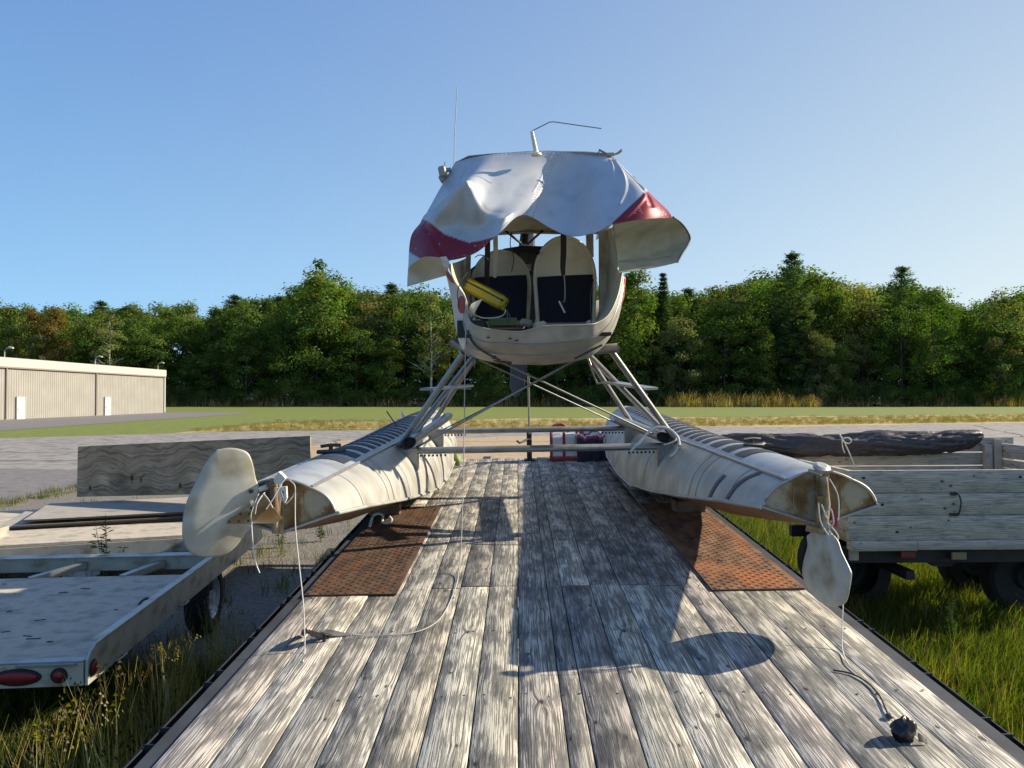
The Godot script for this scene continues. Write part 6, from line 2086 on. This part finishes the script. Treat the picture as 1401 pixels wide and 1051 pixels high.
	t = thing("striped_towel", "bundled towel striped red, white and navy beside the white bag", "towel", deck_at(Vector3(tb.x, 0.0, tb.z)))
	n.seed = 19
	for k in 13:
		rows = []
		for i in 5:
			var row := []
			var v := (k + i / 4.0) / 13.0
			var a := lerpf(-0.1, 2.2, v)
			for j in 25:
				var u := j / 24.0
				var x := lerpf(-0.17, 0.17, u)
				var rr := 0.25 + 0.035 * n.get_noise_2d(u * 5.0, v * 2.0) + 0.02 * sin(u * 13.0 + v * 2.0)
				row.append(Vector3(x, sin(a) * rr * 1.15 + 0.03, cos(a) * rr * 0.55))
			rows.append(row)
		b = MB.new()
		b.sheet(rows, 0.006)
		obj("stripe", b, M.navy_cloth if k < 4 else [M.red_paint, M.white_paint, M.red_paint, M.white_paint, M.navy_cloth][k % 5], t)


# ---------- grasses and weeds ----------
func tuft_mesh(sd: int, blades: int, spread: float, h: float, wid: float, bend: float, cols: Array, heads := false) -> ArrayMesh:
	var r := RandomNumberGenerator.new()
	r.seed = sd
	var P := PackedVector3Array()
	var N := PackedVector3Array()
	var C := PackedColorArray()
	var I := PackedInt32Array()
	for i in blades:
		var a := r.randf() * TAU
		var d := Vector3(cos(a), 0, sin(a))
		var side := Vector3(-d.z, 0, d.x)
		var o := Vector3(r.randfn(), 0, r.randfn()) * spread * 0.5
		var hh := h * r.randf_range(0.55, 1.15)
		var bb := bend * r.randf_range(0.2, 1.3) * hh
		var c: Color = cols[r.randi() % cols.size()] * r.randf_range(0.75, 1.25)
		var w := wid * r.randf_range(0.7, 1.2)
		var n := (d * 0.8 + Vector3.UP * 0.6).normalized()
		var k := P.size()
		for s in 4:
			var f := s / 3.0
			var p := o + Vector3.UP * hh * (f - 0.12 * f * f * bend) + d * bb * f * f
			var ww := w * (1.0 - 0.85 * f)
			P.append_array([p - side * ww, p + side * ww])
			N.append_array([n, n])
			C.append_array([Color(c.r, c.g, c.b), Color(c.r, c.g, c.b)])
			if s < 3:
				I.append_array([k + s * 2, k + s * 2 + 1, k + s * 2 + 3, k + s * 2, k + s * 2 + 3, k + s * 2 + 2])
		if heads:
			var tip := o + Vector3.UP * hh * (1.0 - 0.12 * bend) + d * bb
			for q in 5:
				var k2 := P.size()
				var e := tip + Vector3(r.randfn() * 0.012, -q * 0.02 * h, r.randfn() * 0.012)
				P.append_array([e - side * w * 2.2, e + Vector3.UP * 0.02 * h, e + side * w * 2.2])
				N.append_array([n, n, n])
				C.append_array([Color(c.r, c.g, c.b), Color(c.r, c.g, c.b), Color(c.r, c.g, c.b)])
				I.append_array([k2, k2 + 1, k2 + 2])
	var arr := []
	arr.resize(Mesh.ARRAY_MAX)
	arr[Mesh.ARRAY_VERTEX] = P
	arr[Mesh.ARRAY_NORMAL] = N
	arr[Mesh.ARRAY_COLOR] = C
	arr[Mesh.ARRAY_INDEX] = I
	var am := ArrayMesh.new()
	am.add_surface_from_arrays(Mesh.PRIMITIVE_TRIANGLES, arr)
	return am

func scatter(called: String, label: String, mesh: Mesh, places: Array, smin: float, smax: float) -> void:
	var mm := MultiMesh.new()
	mm.transform_format = MultiMesh.TRANSFORM_3D
	mm.use_colors = true
	mm.mesh = mesh
	mm.instance_count = places.size()
	for i in places.size():
		var s := rng.randf_range(smin, smax)
		mm.set_instance_transform(i, Transform3D(Basis(Vector3.UP, rng.randf() * TAU).scaled(Vector3(s, s * rng.randf_range(0.8, 1.2), s)), places[i]))
		var g := rng.randf_range(0.7, 1.25)
		mm.set_instance_color(i, Color(g * rng.randf_range(0.9, 1.2), g, g * 0.95))
	var mi := MultiMeshInstance3D.new()
	mi.multimesh = mm
	mi.material_override = M.blade_grass
	mi.name = numbered(called)
	add_child(mi)
	tag(mi, label, "grass", "", "stuff")

func under_flatbed(x: float, z: float) -> bool:
	return x > -1.12 + 0.006 * -z and x < 1.42 + 0.006 * -z and z < -0.6

func leafy_weed(called: String, label: String, at: Vector3, h: float, sd: int, flowers: bool, group := "") -> void:
	var r := RandomNumberGenerator.new()
	r.seed = sd
	var t := thing(called, label, "weed", Transform3D(Basis.IDENTITY, at), group)
	var st := MB.new()
	var lf := MB.new()
	lf.flat()
	var fl := MB.new()
	fl.flat()
	for s in 5:
		var lean := Vector3(r.randfn() * 0.10, 0, r.randfn() * 0.10) * h
		var hh := h * r.randf_range(0.65, 1.0)
		var p0 := Vector3(r.randfn() * 0.015, 0, r.randfn() * 0.015)
		var top := p0 + lean + Vector3.UP * hh
		st.tube([p0, p0 + lean * 0.3 + Vector3.UP * hh * 0.5, top], 0.004, 5, 0.0015)
		for i in 44:
			var f := r.randf_range(0.12, 1.0)
			var p := p0.lerp(top, f)
			var a := r.randf() * TAU
			var d := Vector3(cos(a), r.randf_range(0.1, 0.7), sin(a)).normalized()
			var l := h * 0.11 * (1.15 - 0.6 * f) * r.randf_range(0.6, 1.2)
			var sd2 := d.cross(Vector3.UP).normalized() * l * 0.12
			var g := r.randf_range(0.7, 1.3)
			lf.col = Color(0.07 * g, 0.12 * g, 0.03 * g)
			lf.quad(p, p + d * l * 0.5 + sd2, p + d * l + Vector3.DOWN * l * 0.25, p + d * l * 0.5 - sd2)
			if flowers and f > 0.72 and i % 2 == 0:
				fl.col = Color(0.42, 0.30, 0.02)
				fl.quad(p + d * l, p + d * l + Vector3(0.008, 0.008, 0), p + d * l + Vector3(0, 0.016, 0), p + d * l + Vector3(-0.008, 0.008, 0.004))
	obj("stem", st, mat(lin(0.10, 0.12, 0.04), 0.7), t)
	obj("leaf", lf, M.blade_grass, t)
	if flowers:
		obj("flower", fl, M.blade_grass, t)

func build_grasses() -> void:
	var green := [Color(0.095, 0.155, 0.038), Color(0.125, 0.18, 0.045), Color(0.07, 0.12, 0.03), Color(0.18, 0.20, 0.075), Color(0.105, 0.165, 0.04), Color(0.27, 0.235, 0.12)]
	var dry := [Color(0.46, 0.36, 0.18), Color(0.40, 0.31, 0.15), Color(0.52, 0.43, 0.25), Color(0.30, 0.28, 0.10)]
	var t1 := tuft_mesh(1, 16, 0.10, 0.15, 0.0035, 0.7, green)
	var t2 := tuft_mesh(2, 14, 0.12, 0.19, 0.0040, 0.8, green)
	var t3 := tuft_mesh(3, 10, 0.10, 0.34, 0.0022, 0.4, dry)
	var td := tuft_mesh(4, 26, 0.5, 0.55, 0.016, 0.5, dry, true)
	var a := []
	var b := []
	var c := []
	for i in 15000:
		var d := 1.6 + 13.5 * pow(rng.randf(), 1.5)
		var x := rng.randf_range(1.35, 1.6 + d * 0.70)
		if not under_flatbed(x, -d):
			(a if rng.randf() < 0.62 else b).append(Vector3(x, 0.0, -d))
	for i in 500:
		var dd := 1.8 + 9.0 * rng.randf()
		var xx := rng.randf_range(1.6, 1.8 + dd * 0.6)
		if not under_flatbed(xx, -dd):
			c.append(Vector3(xx, 0, -dd))
	scatter("dead_stalks", "thin dead stalks standing in the grass right of the flatbed", t3, c, 0.5, 0.9)
	scatter("short_grass", "lush short green grass right of the flatbed trailer", t1, a, 0.8, 1.4)
	scatter("long_grass", "longer green grass blades right of the flatbed trailer", t2, b, 0.7, 1.2)
	a = []
	b = []
	c = []
	for i in 6500:
		var d := 1.0 + 4.6 * rng.randf()
		var x := -1.2 - 5.0 * pow(rng.randf(), 1.3)
		if not under_flatbed(x, -d) and Vector2(x + 2.15, d - 5.7).length() > 0.75:
			(a if rng.randf() < 0.5 else b).append(Vector3(x, 0.0, -d))
	for i in 240:
		var d := rng.randf_range(1.8, 5.0)
		c.append(Vector3(-1.30 - rng.randf() * 0.5 - (d - 1.8) * 0.12, 0, -d))
	scatter("short_grass", "short grass in the shade between the left trailers and the flatbed", t1, a, 0.7, 1.3)
	scatter("long_grass", "longer grass left of the flatbed trailer", t2, b, 0.8, 1.4)
	scatter("seeding_grass", "thin seeding grass stalks beside the left edge of the flatbed", t3, c, 0.8, 1.5)
	c = []
	for i in 500:
		c.append(Vector3(rng.randf_range(-7.5, -1.6), 0, -rng.randf_range(5.5, 13.0)))
	for i in 160:
		c.append(Vector3(-8.5 + rng.randfn() * 0.15, 0, -rng.randf_range(10.0, 16.0)))
	scatter("gravel_weeds", "sparse weeds growing in the gravel yard", t2, c, 0.4, 1.1)
	c = []
	for i in 6500:
		var x := lerpf(-17, 75, rng.randf())
		var e := 43.8 + maxf(x, 0) * 0.34 - minf(x, 0) * -0.2
		c.append(Vector3(x, 0, -(e + 16.0 * pow(rng.randf(), 1.6))))
	scatter("dry_grass_verge", "tan dry grass standing along the far edge of the taxiway", td, c, 0.16, 0.42)
	c = []
	for i in 500:
		c.append(Vector3(rng.randf_range(-112, 112), -0.6, -rng.randf_range(149.0, 152.0)))
	for i in 170:
		c.append(Vector3(rng.randf_range(30, 58), 0, -rng.randf_range(143.0, 149.0)))
	scatter("tall_weeds", "tall tan weeds along the foot of the forest", tuft_mesh(6, 20, 1.0, 2.2, 0.05, 0.35, dry, true), c, 0.5, 1.3)
	# dry stalk clumps beside the flatbed, lit from the right
	var tall := tuft_mesh(7, 36, 0.09, 0.62, 0.0038, 0.30, [Color(0.56, 0.45, 0.22), Color(0.62, 0.52, 0.30), Color(0.36, 0.32, 0.12)], true)
	var clump_names := ["dry straw stalk clump nearest the camera at the lower left", "dry straw stalk clump just behind the nearest one", "small dry stalk clump under the tilt trailer's rear corner", "dry stalk clump halfway along the tilt trailer's side", "dry stalk clump near the tilt trailer's wheel"]
	var spots := [Vector3(-1.62, 0, -2.75), Vector3(-1.58, 0, -3.05), Vector3(-1.95, 0, -3.2), Vector3(-1.75, 0, -3.9), Vector3(-1.85, 0, -4.8)]
	for i in 5:
		var o := obj("dry_stalk_clump", tall, M.blade_grass)
		o.transform = Transform3D(Basis(Vector3.UP, i * 1.3).scaled(Vector3.ONE * [1.0, 1.05, 0.7, 0.85, 0.8][i]), spots[i])
		tag(o, clump_names[i], "dry grass", "dry stalk clumps left of the flatbed")
	leafy_weed("tall_weed", "feathery green weed rising through the tilt trailer's frame", Vector3(-3.103, 0.482, -5.900) * Vector3(1, 0, 1), 0.98, 5, false)
	leafy_weed("flowering_weed", "yellow flowering weed in the gravel below the left float", Vector3(-2.369, 0.108, -9.600) * Vector3(1, 0, 1), 0.55, 6, true)
	leafy_weed("flowering_weed", "yellowish weed beside the tilt trailer's tongue", Vector3(-2.749, 0.049, -9.200) * Vector3(1, 0, 1), 0.5, 7, true)
	leafy_weed("grass_weed", "leafy weed standing in the grass below the right trailer", Vector3(3.072, 0.339, -5.400) * Vector3(1, 0, 1), 0.42, 8, false)
